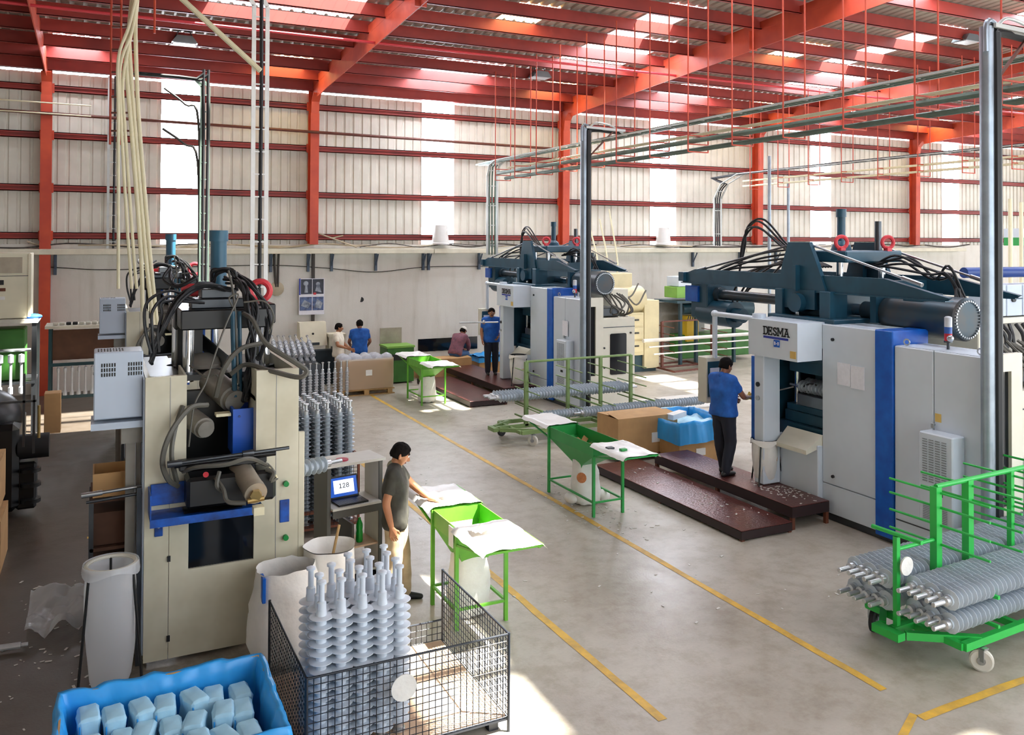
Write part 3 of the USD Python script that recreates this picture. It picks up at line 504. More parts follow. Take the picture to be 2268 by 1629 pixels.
# press head: columns, plates, tower
for x, y in ((.83, 9.2), (.76, 9.75), (1.2, 10.2), (1.62, 9.4), (1.66, 10.2)): 
    c_ = obj('guide_column', MB().cyl((x, y, 2.4), (x, y, 3.0), .056 if y < 9.7 else .045, n=18), 'chrome', t)
    obj('column_foot', MB().cyl((x, y, 2.42), (x, y, 2.5), .1, n=18), 'dark_steel', c_)
pl = obj('head_plate', MB().box(.74, 1.62, 9.0, 9.5, 2.94, 3.14, .012).box(1.45, 1.72, 9.3, 10.3, 2.95, 3.16, .012).box(.72, 1.45, 9.5, 10.4, 2.9, 3.14, .012), 'oil_black', t)
obj('lower_frame', MB().box(.5, 1.7, 9.1, 10.5, 2.42, 2.48).box(.75, 1.0, 9.5, 10.3, 2.48, 2.92), 'oil_black', t)
obj('blue_casing', MB().box(.96, 1.08, 10.0, 10.15, 2.5, 2.9, .01), 'stripe_blue', t)
obj('rail', MB().bar((1.0, 9.9, 2.75), (1.22, 9.3, 2.55), .02, .16), 'steel', t)
obj('dome_cover', MB().lathe([(.2, 0), (.2, .04), (.16, .1), (.08, .14), (0, .15)], (1.0, 9.5, 2.5), n=24), 'cyl_grey', t)
obj('valve_stack', MB().box(.85, 1.4, 9.15, 9.45, 3.14, 3.24, .01).box(.95, 1.3, 9.2, 9.5, 3.24, 3.34, .01), 'dark_steel', t)
obj('tower', MB().lathe([(0, 3.12), (.14, 3.12), (.1, 3.25), (.085, 3.36), (.085, 3.83), (.1, 3.83), (.1, 3.95), (0, 3.95)], (1.19, 9.8, 0), n=22), 'tower_blue', t)
obj('lifting_ring', eye_ring((1.62, 9.7, 3.28), .105, .034, (.25, 1, 0)), 'red_eye', t); obj('lifting_ring', MB().torus((.93, 9.75, 3.3), .1, .034, (.15, .45, 1), 20, 8), 'red_eye', t)
rg = random.Random(4); sp = []
Q = lambda x, y, Y, a=7: A(x+rg.uniform(-a, a), y+rg.uniform(-a, a), Y+rg.uniform(-.05, .05))
for k in range(8):      # bundle from the valve stack over to the left and down into the housing
    sp.append([Q(505, 645, 9.2, 9), Q(448, 632, 9.0, 6), Q(400, 660, 8.9, 6), Q(364, 722, 8.8, 6), Q(342, 775, 8.8, 4), Q(334, 806, 8.8, 3)])
for k in range(3): sp.append([Q(430+10*k, 668, 9.1, 4), Q(375-4*k, 642+12*k, 8.9, 3), Q(328+14*k, 668+16*k, 8.8, 3), Q(320+14*k, 720+8*k, 8.75, 3), Q(334+8*k, 782, 8.75, 3)])
for k in range(9):      # bundle over the right side and down towards the blue box
    sp.append([Q(505, 618, 9.3, 12), Q(538, 634, 9.0, 9), Q(560, 690, 8.8, 14), Q(556, 770, 8.7, 13), Q(550, 830, 8.65, 10), Q(545, 884, 8.62, 8)])
for k in range(5): sp.append([Q(520, 602, 9.3, 5), Q(562, 640, 9.1, 8), Q(590, 692, 9.0, 8), Q(592, 745, 9.0, 6), Q(572, 795, 9.0, 6)])
for k in range(5): sp.append([Q(470, 625, 9.4, 5), Q(480, 598, 9.3, 8), Q(512, 604, 9.2, 8), Q(522, 642, 9.2, 5)])
for k in range(3): sp.append([Q(380, 590, 9.5, 4), Q(365+8*k, 622, 9.3, 6), Q(400, 632, 9.2, 6), Q(432, 618, 9.2, 4)])
hose_parts(t, sp, r=.015)
hose_parts(t, [[A(540, 695, 8.7), A(560, 710, 8.5), A(588, 760, 8.3), A(640, 795, 8.15), A(678, 820, 8.1), A(662, 836, 8.1), A(600, 822, 8.3), A(545, 808, 8.6), A(510, 830, 8.6)], [A(580, 760, 8.6), A(530, 775, 8.5), A(495, 820, 8.45), A(478, 880, 8.5)], [A(460, 897, 8.3), A(420, 905, 8.2), A(378, 960, 8.1), A(360, 1020, 8.1), A(372, 1062, 8.15), A(395, 1078, 8.2)], [A(405, 900, 8.3), A(388, 950, 8.2), A(380, 1010, 8.15), A(392, 1070, 8.2)]], 'hose_grey', .024)
hose_parts(t, [[A(515, 680, 8.6), A(508, 660, 8.6), A(528, 655, 8.6), A(500, 720, 8.5), A(475, 790, 8.4), A(455, 850, 8.4), A(430, 900, 8.3), A(418, 990, 8.3)], [A(540, 670, 8.6), A(585, 668, 8.6), A(606, 700, 8.6), A(596, 740, 8.6)], [A(420, 810, 8.8), A(455, 835, 8.6), A(478, 830, 8.6), A(490, 850, 8.6)]], 'hose_grey', .009)
for x0, x1, yy, r in ((515, 520, 8.7, .024), (530, 533, 8.75, .02)): obj('standpipe', MB().cyl(A(x0, 690, yy), A(x1, 880, yy-.05), r, n=10), 'teal', t)
obj('pressure_pipe', MB().tube([A(506, 600, 9.0), A(515, 640, 8.9), A(521, 700, 8.7), A(528, 850, 8.65)], .012, 8, 5), 'hose_grey', t)
# side cabinet with slots
gc = obj('electric_cabinet', MB().box(-.03, .375, 8.42, 8.8, 2.23, 2.83, .01), 'cab_grey', t)
for x in (.03, .25):
    for r_ in range(3):
        for k in range(6 if x < .1 else 6): obj('vent_slot', MB().box(x+k*.021, x+k*.021+.011, 8.416, 8.425, 2.70-r_*.043, 2.732-r_*.043), 'black', gc, False)
for r_ in range(3):
    for k in range(9): obj('vent_slot', MB().box(.0+k*.025, .013+k*.025, 8.5+r_*.08, 8.55+r_*.08, 2.828, 2.833), 'black', gc, False)
obj('cabinet_tray', MB().box(-.05, .375, 8.4, 8.82, 2.14, 2.2), 'cab_grey', gc); obj('cabinet_post', MB().box(.2, .375, 8.5, 8.75, 1.98, 2.14).box(.24, .32, 8.55, 8.68, .0, 1.98).box(.33, .37, 8.6, 8.7, 0, 1.98), 'cyl_grey', gc)
# mould-change arm with rods, on the left side
obj('side_frame', MB().box(.33, .37, 8.36, 8.42, .0, 1.6), 'dark_steel', t); obj('side_rod', MB().cyl((-.12, 8.5, 1.55), (.4, 8.5, 1.58), .016).cyl((-.12, 8.5, 1.55), (0.05, 8.5, 1.56), .024), 'steel', t); obj('side_rod', MB().cyl((-.08, 8.45, 1.5), (.4, 8.45, 1.53), .014), 'dark_steel', t)
m4_ = dup(m3, 'second hose-topped moulding machine at left, behind the near one, pale blue-grey cabinet', (.44, 15.9, 0))
# ================================================================ INSULATORS, TROLLEYS, TABLES, BOXES
look('green_bright', '27b64a', .4, var=.15); look('green_dull', '7f9a5e', .5, var=.2); look('green_mid', '2ea04c', .4, var=.15); look('green_lime', '6cb535', .45, var=.2, c2='58a02e'); look('green_bottle', '12b83c', .15, trans=.3); look('brown_steel', '6f4034', .5, .2, var=.3)
look('plate_brown', '6a3a34', .32, .35, var=.35, scale=1.3, bump=.25, bscale=30); look('plate_side', '2c1a1c', .5); look('blue_bag', '33a6f2', .3, var=.1); look('blue_foam', 'b0e0f8', .5, var=.12, scale=8); look('white_bag', 'e9e6e0', .45, var=.12, scale=4, bump=.3, bscale=12); look('white_sheet', 'f1efec', .4, var=.05, bump=.2, bscale=8); look('wood', 'b8925f', .7, var=.25, scale=5); look('pink_wood', 'd6b69a', .7, var=.12, scale=5)
look('wire_dark', '161c26', .5); look('ins_rod', 'b4bfca', .4, var=.08); look('tyre_white', 'd9d4c8', .6); look('screen_blue', '1d4fae', .3, emit=.5); look('screen_page', 'dfe3ea', .3, emit=.55); look('label_white', 'ecebe8', .6); look('print_orange', 'd98a5a', .7, var=.3, scale=14); look('ins_silver', 'c9ccd2', .3, .35, var=.2); look('fitting', 'c6c9cc', .3, .75); look('shelf_grey', 'c9c6be', .5); look('shelf_dark', '4b4a46', .5); look('red_disc', 'b0344c', .5); look('rust', '7a4632', .7, .2, var=.3); look('yellow_black', 'd8b21e', .5)
film('wrap', 'e6d9c6', .35, .15); film('clear_bag', 'eef0f4', .22, .2); TWOSIDED |= {'wrap', 'clear_bag', 'white_bag', 'white_sheet', 'blue_bag'}
def ring_name(k): return ['first', 'second', 'third', 'fourth', 'fifth', 'sixth', 'seventh', 'eighth', 'ninth', 'tenth'][k]
# ---- long rod insulator, lying along +x
def rod_insulator(name, label, cat, group, n=46, seg=12, loc=(0, 0, 0), rz=0):
    t = thing(name, label, cat, (0, 0, 0), 0, group)
    obj('housing', MB().lathe([(0, 0)]+sheds(n, .065, .05, .092, .088)+[(0, .065*n)], (0, 0, 0), (1, 0, 0), seg), 'ins_rod', t)
    for e, d in ((0., -1), (.065*n, 1)):
        obj('end_fitting', MB().lathe([(0, 0), (.042, 0), (.042, .05), (.022, .06), (.022, .2), (.018, .205), (0, .205)], (e, 0, 0), (d, 0, 0), 12), 'fitting', t)
    return t
rod0 = None
def rod(loc, rz, label, group):
    global rod0
    if rod0 is None: rod0 = rod_insulator('rod_insulator', label, 'insulator', group); return place(rod0, loc, rz)
    return dup(rod0, label, loc, rz, group)
def caster(t, c, r=.1, mat='tyre_white', turn=0):
    a = (math.cos(turn), math.sin(turn), 0); a = np.array(a)
    w = obj('caster_wheel', MB().lathe([(.03, -.025), (r*.85, -.028), (r, -.02), (r, .02), (r*.85, .028), (.03, .025)], c, a, 22), mat, t)
    obj('hub', MB().cyl(np.asarray(c)-a*.035, np.asarray(c)+a*.035, r*.35, n=14), 'steel', w)
    obj('fork', MB().box(c[0]-.03, c[0]+.03, c[1]-.05, c[1]+.05, c[2]+r+.005, c[2]+r+.02).bar(np.asarray(c)+a*.04, np.asarray(c)+a*.04+(0, 0, r+.01), .008, .05, (0, 1, 0)).bar(np.asarray(c)-a*.04, np.asarray(c)-a*.04+(0, 0, r+.01), .008, .05, (0, 1, 0)), 'steel', w)
def local(o, rz):
    c, s = math.cos(math.radians(rz)), math.sin(math.radians(rz)); o = np.asarray(o, float)
    return lambda x, y, z: np.array([o[0]+c*x-s*y, o[1]+s*x+c*y, z])
def trolley(label, o, rz, posts, arms, mat, L, endpost=True):
    t = thing('insulator_trolley', label, 'trolley', (o[0], o[1], 0)); g = local(o, rz)
    for y in (-.5, .5): obj('base_rail', MB().bar(g(-.35, y, .26), g(L, y, .26), .06, .07), mat, t)
    for x in (-.35, .5, L*.55, L): obj('base_crossbar', MB().bar(g(x, -.5, .26), g(x, .5, .26), .06, .06), mat, t)
    for y in (-.5, .5): obj('base_brace', MB().bar(g(-.62, 0.12*np.sign(y), .27), g(-.1, y, .27), .06, .07), mat, t)
    obj('base_spine', MB().bar(g(-.66, 0, .27), g(L, 0, .27), .07, .07), mat, t); obj('nose_plate', MB().bar(g(-.7, -.14, .27), g(-.7, .14, .27), .1, .07), mat, t)
    for k, (x, w, z0) in enumerate(posts): obj('post', MB().bar(g(x, 0, z0), g(x, 0, 1.5), w, w, (1, 0, 0)), mat, t)
    obj('top_rail', MB().cyl(g(posts[0][0], 0, 1.5), g(posts[-1][0], 0, 1.5), .024, n=10), mat, t)
    for x, w, z0 in posts:
        for z in arms: obj('arm', MB().cyl(g(x+.02, -.52, z), g(x+.02, .52, z+.01), .012, n=7), mat, t)
    for z in (.40, .66):
        for x in (.05, L*.5, L-.1): obj('cradle', MB().bar(g(x, -.58, z-.02), g(x, .58, z-.02), .03, .03), mat, t)
    if endpost:
        obj('end_post', MB().bar(g(-.58, 0, .27), g(-.58, 0, 1.12), .045, .045, (1, 0, 0)), mat, t); obj('end_handle', MB().cyl(g(-.58, -.26, 1.14), g(-.58, .26, 1.14), .02, n=10), mat, t); obj('end_rail', MB().cyl(g(-.58, 0, 1.0), g(0, 0, 1.0), .018, n=10), mat, t)
    for x, y, a, mm, rr in ((-.12, -.52, .6, 'tyre_white', .1), (-.3, .46, 2.0, 'black_rubber', .115), (L, -.5, .3, 'tyre_white', .1), (L, .5, .3, 'tyre_white', .1)): caster(t, g(x, y, rr), rr, mm, a)
    return t, g
O1, RZ1 = (7.24, 5.52), 3.0
tr1, g1 = trolley('bright green trolley at the lower right, loaded with twenty long grey insulators', O1, RZ1, [(0, .075, .27), (.5, .075, .27), (1.22, .05, .27), (1.95, .05, .27)], (1.44, 1.3, 1.13, .95), 'green_bright', 2.2)
solo('round_tag', MB().cyl(g1(-.53, -.06, .86), g1(-.53, -.075, .86), .085, n=28), 'white_bag', 'round white plastic disc hung from the bright green trolley at lower right', 'tag')
for lay, z in (('lower', .485), ('upper', .69)):
    for side, s in (('near', -1), ('far', 1)):
        for k in range(5):
            y = s*(.465-.086*k); x = -.52+(.03 if k % 2 else 0)+(.0 if s < 0 else -.08)
            rod((*g1(x, y, 0)[:2], z), RZ1, f'long insulator on the bright green trolley, {lay} layer, {side} bundle, {ring_name(k)} from outside', 'long insulators on the near trolley')
O2 = (7.46, 14.6)
tr2, g2 = trolley('dull green trolley with hook arms in front of the middle moulding machine', O2, 0., [(0, .07, .27), (.93, .06, .27), (1.69, .06, .27), (2.42, .06, .27)], (1.3, 1.1, .93, .6), 'green_dull', 2.7, False)
for k in range(4): rod((7.02+.03*(k % 2), 14.9+.12*k, .78), -.6, f'long insulator high on the dull green trolley, {ring_name(k)} from the front', 'long insulators on the far trolley')
for k in range(2): rod((7.6+.9*k, 14.3-.1*k, .5+.0*k), 1.0, f'long grey insulator low on the front of the dull green trolley, {"left" if k == 0 else "right"} one', 'long insulators on the far trolley')
# ---- upright post insulator
def post_insulator(name, label, group, n, pitch, big, small, seg, mat, pin=.2):
    t = thing(name, label, 'insulator', (0, 0, 0), 0, group); H_ = n*pitch+.06
    obj('housing', MB().lathe([(0, .06), (.03, .06)]+[(r, z+.06) for r, z in sheds(n, pitch, .038, big, small)]+[(.03, H_+.05), (0, H_+.05)], n=seg), mat, t)
    obj('end_fitting', MB().lathe([(0, 0), (.05, 0), (.05, .02), (.03, .03), (.03, .07)], n=seg), 'fitting', t)
    obj('end_fitting', MB().lathe([(.034, H_+.02), (.034, H_+.07), (.021, H_+.08), (.021, H_+pin), (.034, H_+pin+.005), (.034, H_+pin+.022), (.015, H_+pin+.03), (0, H_+pin+.03)], n=seg), mat if mat == 'ins_light' else 'fitting', t)
    return t
def fill(make, spots, labels, group):
    r = None
    for (x, y, z), lab in zip(spots, labels):
        if r is None: r = place(make(lab, group), (x, y, z))
        else: dup(r, lab, (x, y, z), 0, group)
    return r
# wire cage at the front
CX0, CX1, CY0, CY1 = 1.34, 2.92, 6.0, 7.42
cg = thing('wire_cage', 'black wire mesh cage at the bottom, half filled with standing pale insulators', 'cage', (CX0, CY0, 0))
def mesh_panel(p, q, z0, z1, pitch=.05, r=.0035):
    b = MB(); p, q = np.array(p, float), np.array(q, float); L = np.linalg.norm(q-p); n = int(L/pitch)
    for k in range(n+1):
        c = p+(q-p)*k/n; b.cyl((*c, z0), (*c, z1), r, n=4, cap=False)
    m = int((z1-z0)/pitch)
    for k in range(m+1): z = z0+(z1-z0)*k/m; b.cyl((*p, z), (*q, z), r, n=4, cap=False)
    return b
def panel(p, q, z0, z1):
    f = obj('mesh_frame', MB().cyl((*p, z1), (*q, z1), .009, n=8), 'wire_dark', cg); obj('mesh_panel', mesh_panel(p, q, z0, z1), 'wire_dark', f, False, kind='stuff')
panel((CX0, CY0), (CX1, CY0), .12, .76); panel((CX1, CY0), (CX1, CY1), .12, .76); panel((CX0, CY0), (CX0, CY1), .12, .76); panel((CX0+.75, CY1), (CX1, CY1), .12, .3)
for x, y in ((CX0, CY0), (CX1, CY0), (CX0, CY1), (CX1, CY1)): obj('corner_post', MB().cyl((x, y, 0), (x, y, .77), .012, n=8), 'wire_dark', cg)
obj('floor_frame', MB().box(CX0, CX1, CY0, CY1, .09, .105), 'wire_dark', cg)
for k in range(10): obj('floor_plank', MB().box(CX0+.02, CX1-.02, CY0+.02+k*.139, CY0+.15+k*.139, .107, .125, .004), 'pink_wood', cg)
for x in (CX0+.1, CX1-.1):
    for y in (CY0+.1, CY1-.1): obj('foot', MB().box(x-.04, x+.04, y-.04, y+.04, 0, .09), 'wire_dark', cg)
solo('round_tag', MB().cyl((2.05, CY0-.02, .55), (2.05, CY0-.03, .55), .098, n=32), 'white_bag', 'round white plastic disc hung on the front of the black wire cage', 'tag')
rg = random.Random(2); sp, lb = [], []
rows = ['front', 'second', 'third', 'fourth']
for j in range(4):
    for i in range(5):
        if j == 3 and i in (0, 1): continue
        sp.append((CX0+.13+i*.152+rg.uniform(-.006, .006)+(j % 2)*.02, CY0+.13+j*.155+(.05 if i == 4 else 0)+rg.uniform(-.008, .008), .13))
        lb.append(f'pale insulator standing in the wire cage, {rows[j]} row, {ring_name(i)} from the left')
fill(lambda l, g_: post_insulator('post_insulator', l, g_, 15, .064, .088, .088, 24, 'ins_light'), sp, lb, 'insulators standing in the wire cage')
# tall crate behind the left machine
ck = thing('insulator_crate', 'dark wire crate of tall standing insulators behind the near left machine', 'crate', (2.25, 11.0, 0))
for a in ((2.2, 3.12, 10.96, 10.99, .3, .34), (2.2, 3.12, 11.92, 11.95, .3, .34), (2.2, 3.12, 10.96, 10.99, .98, 1.01), (2.2, 2.23, 10.96, 11.95, .98, 1.01), (3.1, 3.13, 10.96, 11.95, .98, 1.01)): obj('crate_rail', MB().box(*a), 'rust', ck)
for x in (2.2, 3.1):
    for y in (10.95, 11.92): obj('crate_post', MB().box(x, x+.03, y, y+.03, 0, 1.0), 'rust', ck)
obj('crate_floor', MB().box(2.2, 3.13, 10.95, 11.95, .1, .13), 'rust', ck)
obj('crate_mesh', mesh_panel((2.22, 10.96), (3.1, 10.96), .13, 1.0, .05, .003), 'wire_dark', ck, False, kind='stuff')
sp, lb = [], []
for j in range(6):
    for i in range(6): sp.append((2.30+i*.144+rg.uniform(-.012, .012), 11.08+j*.15+rg.uniform(-.012, .012), .135)); lb.append(f'tall grey insulator in the dark crate, {rows[j] if j < 4 else ["fifth", "sixth"][j-4]} row, {ring_name(i)} from the left')
fill(lambda l, g_: post_insulator('crate_insulator', l, g_, 26, .052, .07, .062, 12, 'ins_grey', .14), sp, lb, 'tall insulators in the dark crate')
# ---- green hopper tables
def hopper_table(label, x0, x1, y0, y1, mat, traylen, sheet_seed, z=1.0):
    t = thing('hopper_table', label, 'table', (x0, y0, 0)); w = .018
    for x in (x0, x1):
        for y in (y0, y1): obj('leg', MB().box(x-w, x+w, y-w, y+w, 0, z), mat, t)
    for y in (y0, y1): obj('stretcher', MB().bar((x0, y, .2), (x1, y, .2), .025), mat, t)
    for x in (x0, x1): obj('stretcher', MB().bar((x, y0, .2), (x, y1, .2), .025), mat, t)
    xm, ym = (x0+x1)/2, (y0+y1)/2; q = .13; a = np.array
    top = [(x0, y0), (x1, y0), (x1, y1), (x0, y1)]; low = [(xm-q, ym-q), (xm+q, ym-q), (xm+q, ym+q), (xm-q, ym+q)]
    v = [(*p, z) for p in top]+[(*p, z-.16) for p in top]+[(*p, z-.42) for p in low]+[(*p, z-.52) for p in low]
    f = [(r*4+i, r*4+(i+1) % 4, r*4+4+(i+1) % 4, r*4+4+i) for r in range(3) for i in range(4)]
    vi = [(xm+(p[0]-xm)*.97, ym+(p[1]-ym)*.97, p[2]) for p in v]
    obj('hopper', MB().add(v, [q_[::-1] for q_ in f]).add(vi, f).add([(*p, z) for p in top]+[(xm+(p[0]-xm)*.97, ym+(p[1]-ym)*.97, z) for p in top], [(i, (i+1) % 4, 4+(i+1) % 4, 4+i) for i in range(4)]), mat, t, False)
    for s, ya, yb in (('far', y1+.01, y1+traylen), ('near', y0-.01, y0-traylen)):
        tr = obj('side_tray', MB().box(x0-.03, x1+.04, ya, yb, z-.02, z), mat, t)
        [obj('tray_arm', MB().bar((q_, ya, z-.16), (q_, yb, z-.02), .02), mat, tr) for q_ in (x0, x1)]
        v, f = rag_(x0-.06, x1+.07, min(ya, yb)-.03, max(ya, yb)+.02, z+.003, .035, sheet_seed+(s == 'far'), 22)
        e = np.maximum(0, np.maximum(np.abs(v[:, 0]-xm)-(x1-x0)/2-.02, 0)*1.2); v[:, 2] -= e
        obj('sheet', MB().add(v, f), 'white_sheet', tr, True)
    return t
def sack(label, c, h, r, seed, top=None, mat='white_bag', lean=(0, 0), name='sack', cat='sack'):
    t = thing(name, label, cat, (c[0], c[1], c[2]))
    n, m = 26, 14; g = np.zeros((m, n, 3)); rs = np.random.RandomState(seed)
    for i in range(m):
        u = i/(m-1); z = c[2]+h*u; rr = r*(1.06-.18*u+.16*math.sin(PI*min(1, u*1.1))) if top is None else r*(1-u)*(1.05)+top*u+.12*r*math.sin(PI*u)
        if i == 0: rr *= .8
        th = np.arange(n)*2*PI/n
        w = 1+.14*(meshkit.fbm(np.stack([np.cos(th)*1.6+seed, np.sin(th)*1.6, 0*th+u*4], -1), 3, seed)-.5)*2
        sq = 1/np.maximum(np.abs(np.cos(th)), np.abs(np.sin(th)))**.35
        g[i] = np.stack([c[0]+lean[0]*u+rr*w*np.cos(th)*sq, c[1]+lean[1]*u+rr*w*np.sin(th)*sq*.85, 0*th+z+.02*rs.rand(n)], -1)
    b = MB().grid(g, closed=True); bot = g[0].mean(0); b.add(np.vstack([g[0], [bot]]), [(i, n, (i+1) % n) for i in range(n)])
    obj('bag', b, mat, t, True); return t, g
t1 = hopper_table('lime green hopper table with white sheets, beside the person in dark polo', 3.2, 3.74, 7.76, 8.42, 'green_lime', .74, 3)
solo('paper_label', MB().box(3.17, 3.178, 7.79, 7.9, .8, 1.0), 'label_white', 'white paper label stuck on the corner of the lime green hopper table', 'label')
sack('cream sack hanging under the lime green hopper, half sunlit', (3.47, 8.08, .0), .62, .2, 4, top=.17)
t2 = hopper_table('green hopper table beside the brown cardboard box, scraps in its hopper', 6.22, 6.7, 10.1, 11.4, 'green_mid', .8, 7)
sk, gk = sack('white sack with orange print hanging under the middle green hopper', (6.46, 10.7, 0), .62, .2, 6, top=.16, lean=(0, .05))
obj('orange_print', MB().lathe([(0, .0), (.06, .002), (.075, .0)], (6.30, 10.56, .42), (-.75, -.66, .1), 14), 'print_orange', sk)
obj('slumped_corner', MB().ball((6.24, 10.75, .09), .1, 2, (1, 1.3, .8)), 'white_bag', sk); obj('slumped_corner', MB().ball((6.7, 10.6, .11), .09, 2, (1, 1.2, 1)), 'white_bag', sk)
b = MB(); rs = np.random.RandomState(3)
for k in range(70): x, y = rs.normal(6.46, .07), rs.normal(10.95, .16); b.obox((x, y, .80+rs.uniform(0, .05)), rs.normal(0, .02, 3), rs.normal(0, .02, 3), (0, 0, .003))
solo('rubber_scraps', b, 'card', 'cream rubber scraps heaped in the green hopper of the middle table', 'scraps', kind='stuff', smooth=False)
for (x, y), m_ in (((6.25, 9.75), 'dark_steel'), ((6.34, 9.6), 'green_mid'), ((6.42, 9.35), 'grey_vent'), ((6.6, 9.3), 'grey_vent')): pass
solo('tool_block', MB().box(6.22, 6.32, 9.72, 9.8, 1.02, 1.045, .004), 'dark_steel', 'small dark block lying on the near tray of the middle green table', 'tool')
solo('tool_block', MB().box(6.33, 6.42, 9.56, 9.63, 1.02, 1.05, .004), 'green_mid', 'small green block lying on the near tray of the middle green table', 'tool')
t3 = hopper_table('far green hopper table with white trays beyond the middle of the aisle', 6.78, 7.36, 18.6, 19.6, 'green_lime', .8, 11)
sack('white sack slumped under the far green hopper table', (7.05, 19.0, 0), .6, .2, 8, top=.15, lean=(.03, 0))
# tools on the first table
solo('fabric_glove', MB().add(*rag_(3.12, 3.5, 8.62, 8.8, 1.035, .05, 4)), 'cyl_beige', 'beige rolled cloth on the far white tray of the lime green table', 'cloth', smooth=True)
solo('fabric_glove', MB().add(*rag_(3.25, 3.45, 7.42, 7.6, 1.03, .05, 9)), 'cyl_beige', 'beige cloth on the near white tray of the lime green table', 'cloth', smooth=True)
# ---- platforms at the two right-hand machines
def platform(name, label, x0, x1, y0, y1, z, nleg):
    t = thing(name, label, 'platform', (x0, y0, 0))
    obj('deck', MB().box(x0, x1, y0, y1, z-.012, z, .004), 'plate_brown', t)
    for a in ((x0, x1, y0, y0+.02), (x0, x1, y1-.02, y1), (x0, x0+.02, y0+.02, y1-.02), (x1-.02, x1, y0+.02, y1-.02)): obj('skirt', MB().box(*a, max(.02, z-.15), z-.013), 'plate_side', t)
    for x in (x0+.03, x1-.03):
        for y in np.linspace(y0+.03, y1-.03, nleg): obj('leg', MB().box(x-.025, x+.025, y-.025, y+.025, 0, z-.02), 'rust', t)
    return t
platform('work_platform', 'brown chequer-plate platform under the operator in blue at the near right machine', 8.33, 9.0, 8.5, 11.6, .31, 3)
platform('platform_step', 'low brown step in front of the near right platform', 7.42, 8.28, 8.45, 12.0, .14, 3)
platform('work_platform', 'brown chequer-plate platform at the middle moulding machine, sack stand on it', 8.75, 9.62, 18.3, 22.2, .31, 3)
platform('platform_step', 'low reddish step in front of the middle platform, beside the far green table', 7.7, 8.65, 17.9, 21.5, .14, 3)
# ---- sack stands
def sack_stand(label, c, h, r, mat, seed, printed=False, hoop='black'):
    t = thing('sack_stand', label, 'sack stand', c); x, y, z = c
    obj('hoop', MB().torus((x, y, z+h), r+.005, .018, n=24), hoop, t)
    for k in range(3):
        a = k*2*PI/3+PI/2; obj('stand_leg', MB().cyl((x+r*math.cos(a), y+r*math.sin(a), z+h), (x+(r+.1)*math.cos(a), y+(r+.1)*math.sin(a), z), .012, n=7), 'black', t)
    n, m = 26, 12; g = np.zeros((m, n, 3)); th = np.arange(n)*2*PI/n
    for i in range(m):
        u = i/(m-1); w = 1+.1*(meshkit.fbm(np.stack([np.cos(th)*1.5+seed, np.sin(th)*1.5, 0*th+u*3], -1), 3, seed)-.5)*2
        rr = (r*.78+(r*.22)*u+.03*math.sin(PI*u))*(.85 if i == 0 else 1); g[i] = np.stack([x+rr*w*np.cos(th), y+rr*w*np.sin(th), 0*th+z+.03+(h+.01-.03)*u], -1)
    b = MB().grid(g, closed=True); b.add(np.vstack([g[0], [g[0].mean(0)]]), [(i, n, (i+1) % n) for i in range(n)])
    bg = obj('bag', b, mat, t, True)
    cuff = np.stack([np.stack([x+(r+.03+k*.008)*np.cos(th), y+(r+.03+k*.008)*np.sin(th), 0*th+z+h+.02-k*.1*(.7+.3*np.sin(3*th+seed))], -1) for k in range(2)])
    obj('cuff', MB().grid(cuff[::-1], closed=True), mat, bg, True)
    if printed: obj('orange_print', MB().lathe([(0, .004), (.05, .004), (.07, 0)], (x+.02, y-r*.98, z+h*.62), (.05, -1, .1), 12), 'print_orange', bg)
    return t
sack_stand('white printed sack in a black stand on the near right platform', (8.82, 9.55, .31), .62, .17, 'white_bag', 2, True)
sack_stand('white printed sack in a black stand on the middle platform', (9.28, 18.6, .31), .72, .19, 'white_bag', 5, True)
sack_stand('translucent plastic bag on a black stand left of the near machine', (.12, 8.0, 0), 1.08, .19, 'clear_bag', 9, hoop='dirty_white')
# ---- cardboard boxes
def carton(label, x0, x1, y0, y1, z0, z1, open_=False, liner=None, name='cardboard_box', flaps=True):
    t = thing(name, label, 'box', (x0, y0, z0)); w = .012
    for a in ((x0, x1, y0, y0+w), (x0, x1, y1-w, y1), (x0, x0+w, y0+w, y1-w), (x1-w, x1, y0+w, y1-w)): obj('side', MB().box(*a, z0+.01, z1), 'card', t)
    obj('bottom', MB().box(x0, x1, y0, y1, z0, z0+.01), 'card', t)
    if not open_:
        ym = (y0+y1)/2
        obj('flap', MB().add([(x0, y0, z1+.004), (x1, y0, z1+.004), (x1, ym, z1+.03), (x0, ym, z1+.05), (x0, y0, z1), (x1, y0, z1), (x1, ym, z1+.022), (x0, ym, z1+.042)], [(0, 1, 2, 3), (7, 6, 5, 4), (0, 4, 5, 1), (1, 5, 6, 2), (2, 6, 7, 3), (3, 7, 4, 0)]), 'card', t, False)
        obj('flap', MB().add([(x0, y1, z1+.004), (x1, y1, z1+.004), (x1, ym-.03, z1+.01), (x0, ym-.03, z1+.02), (x0, y1, z1-.004), (x1, y1, z1-.004), (x1, ym-.03, z1), (x0, ym-.03, z1+.01)], [(3, 2, 1, 0), (4, 5, 6, 7), (1, 5, 4, 0), (2, 6, 5, 1), (3, 7, 6, 2), (0, 4, 7, 3)]), 'card', t, False)
    return t
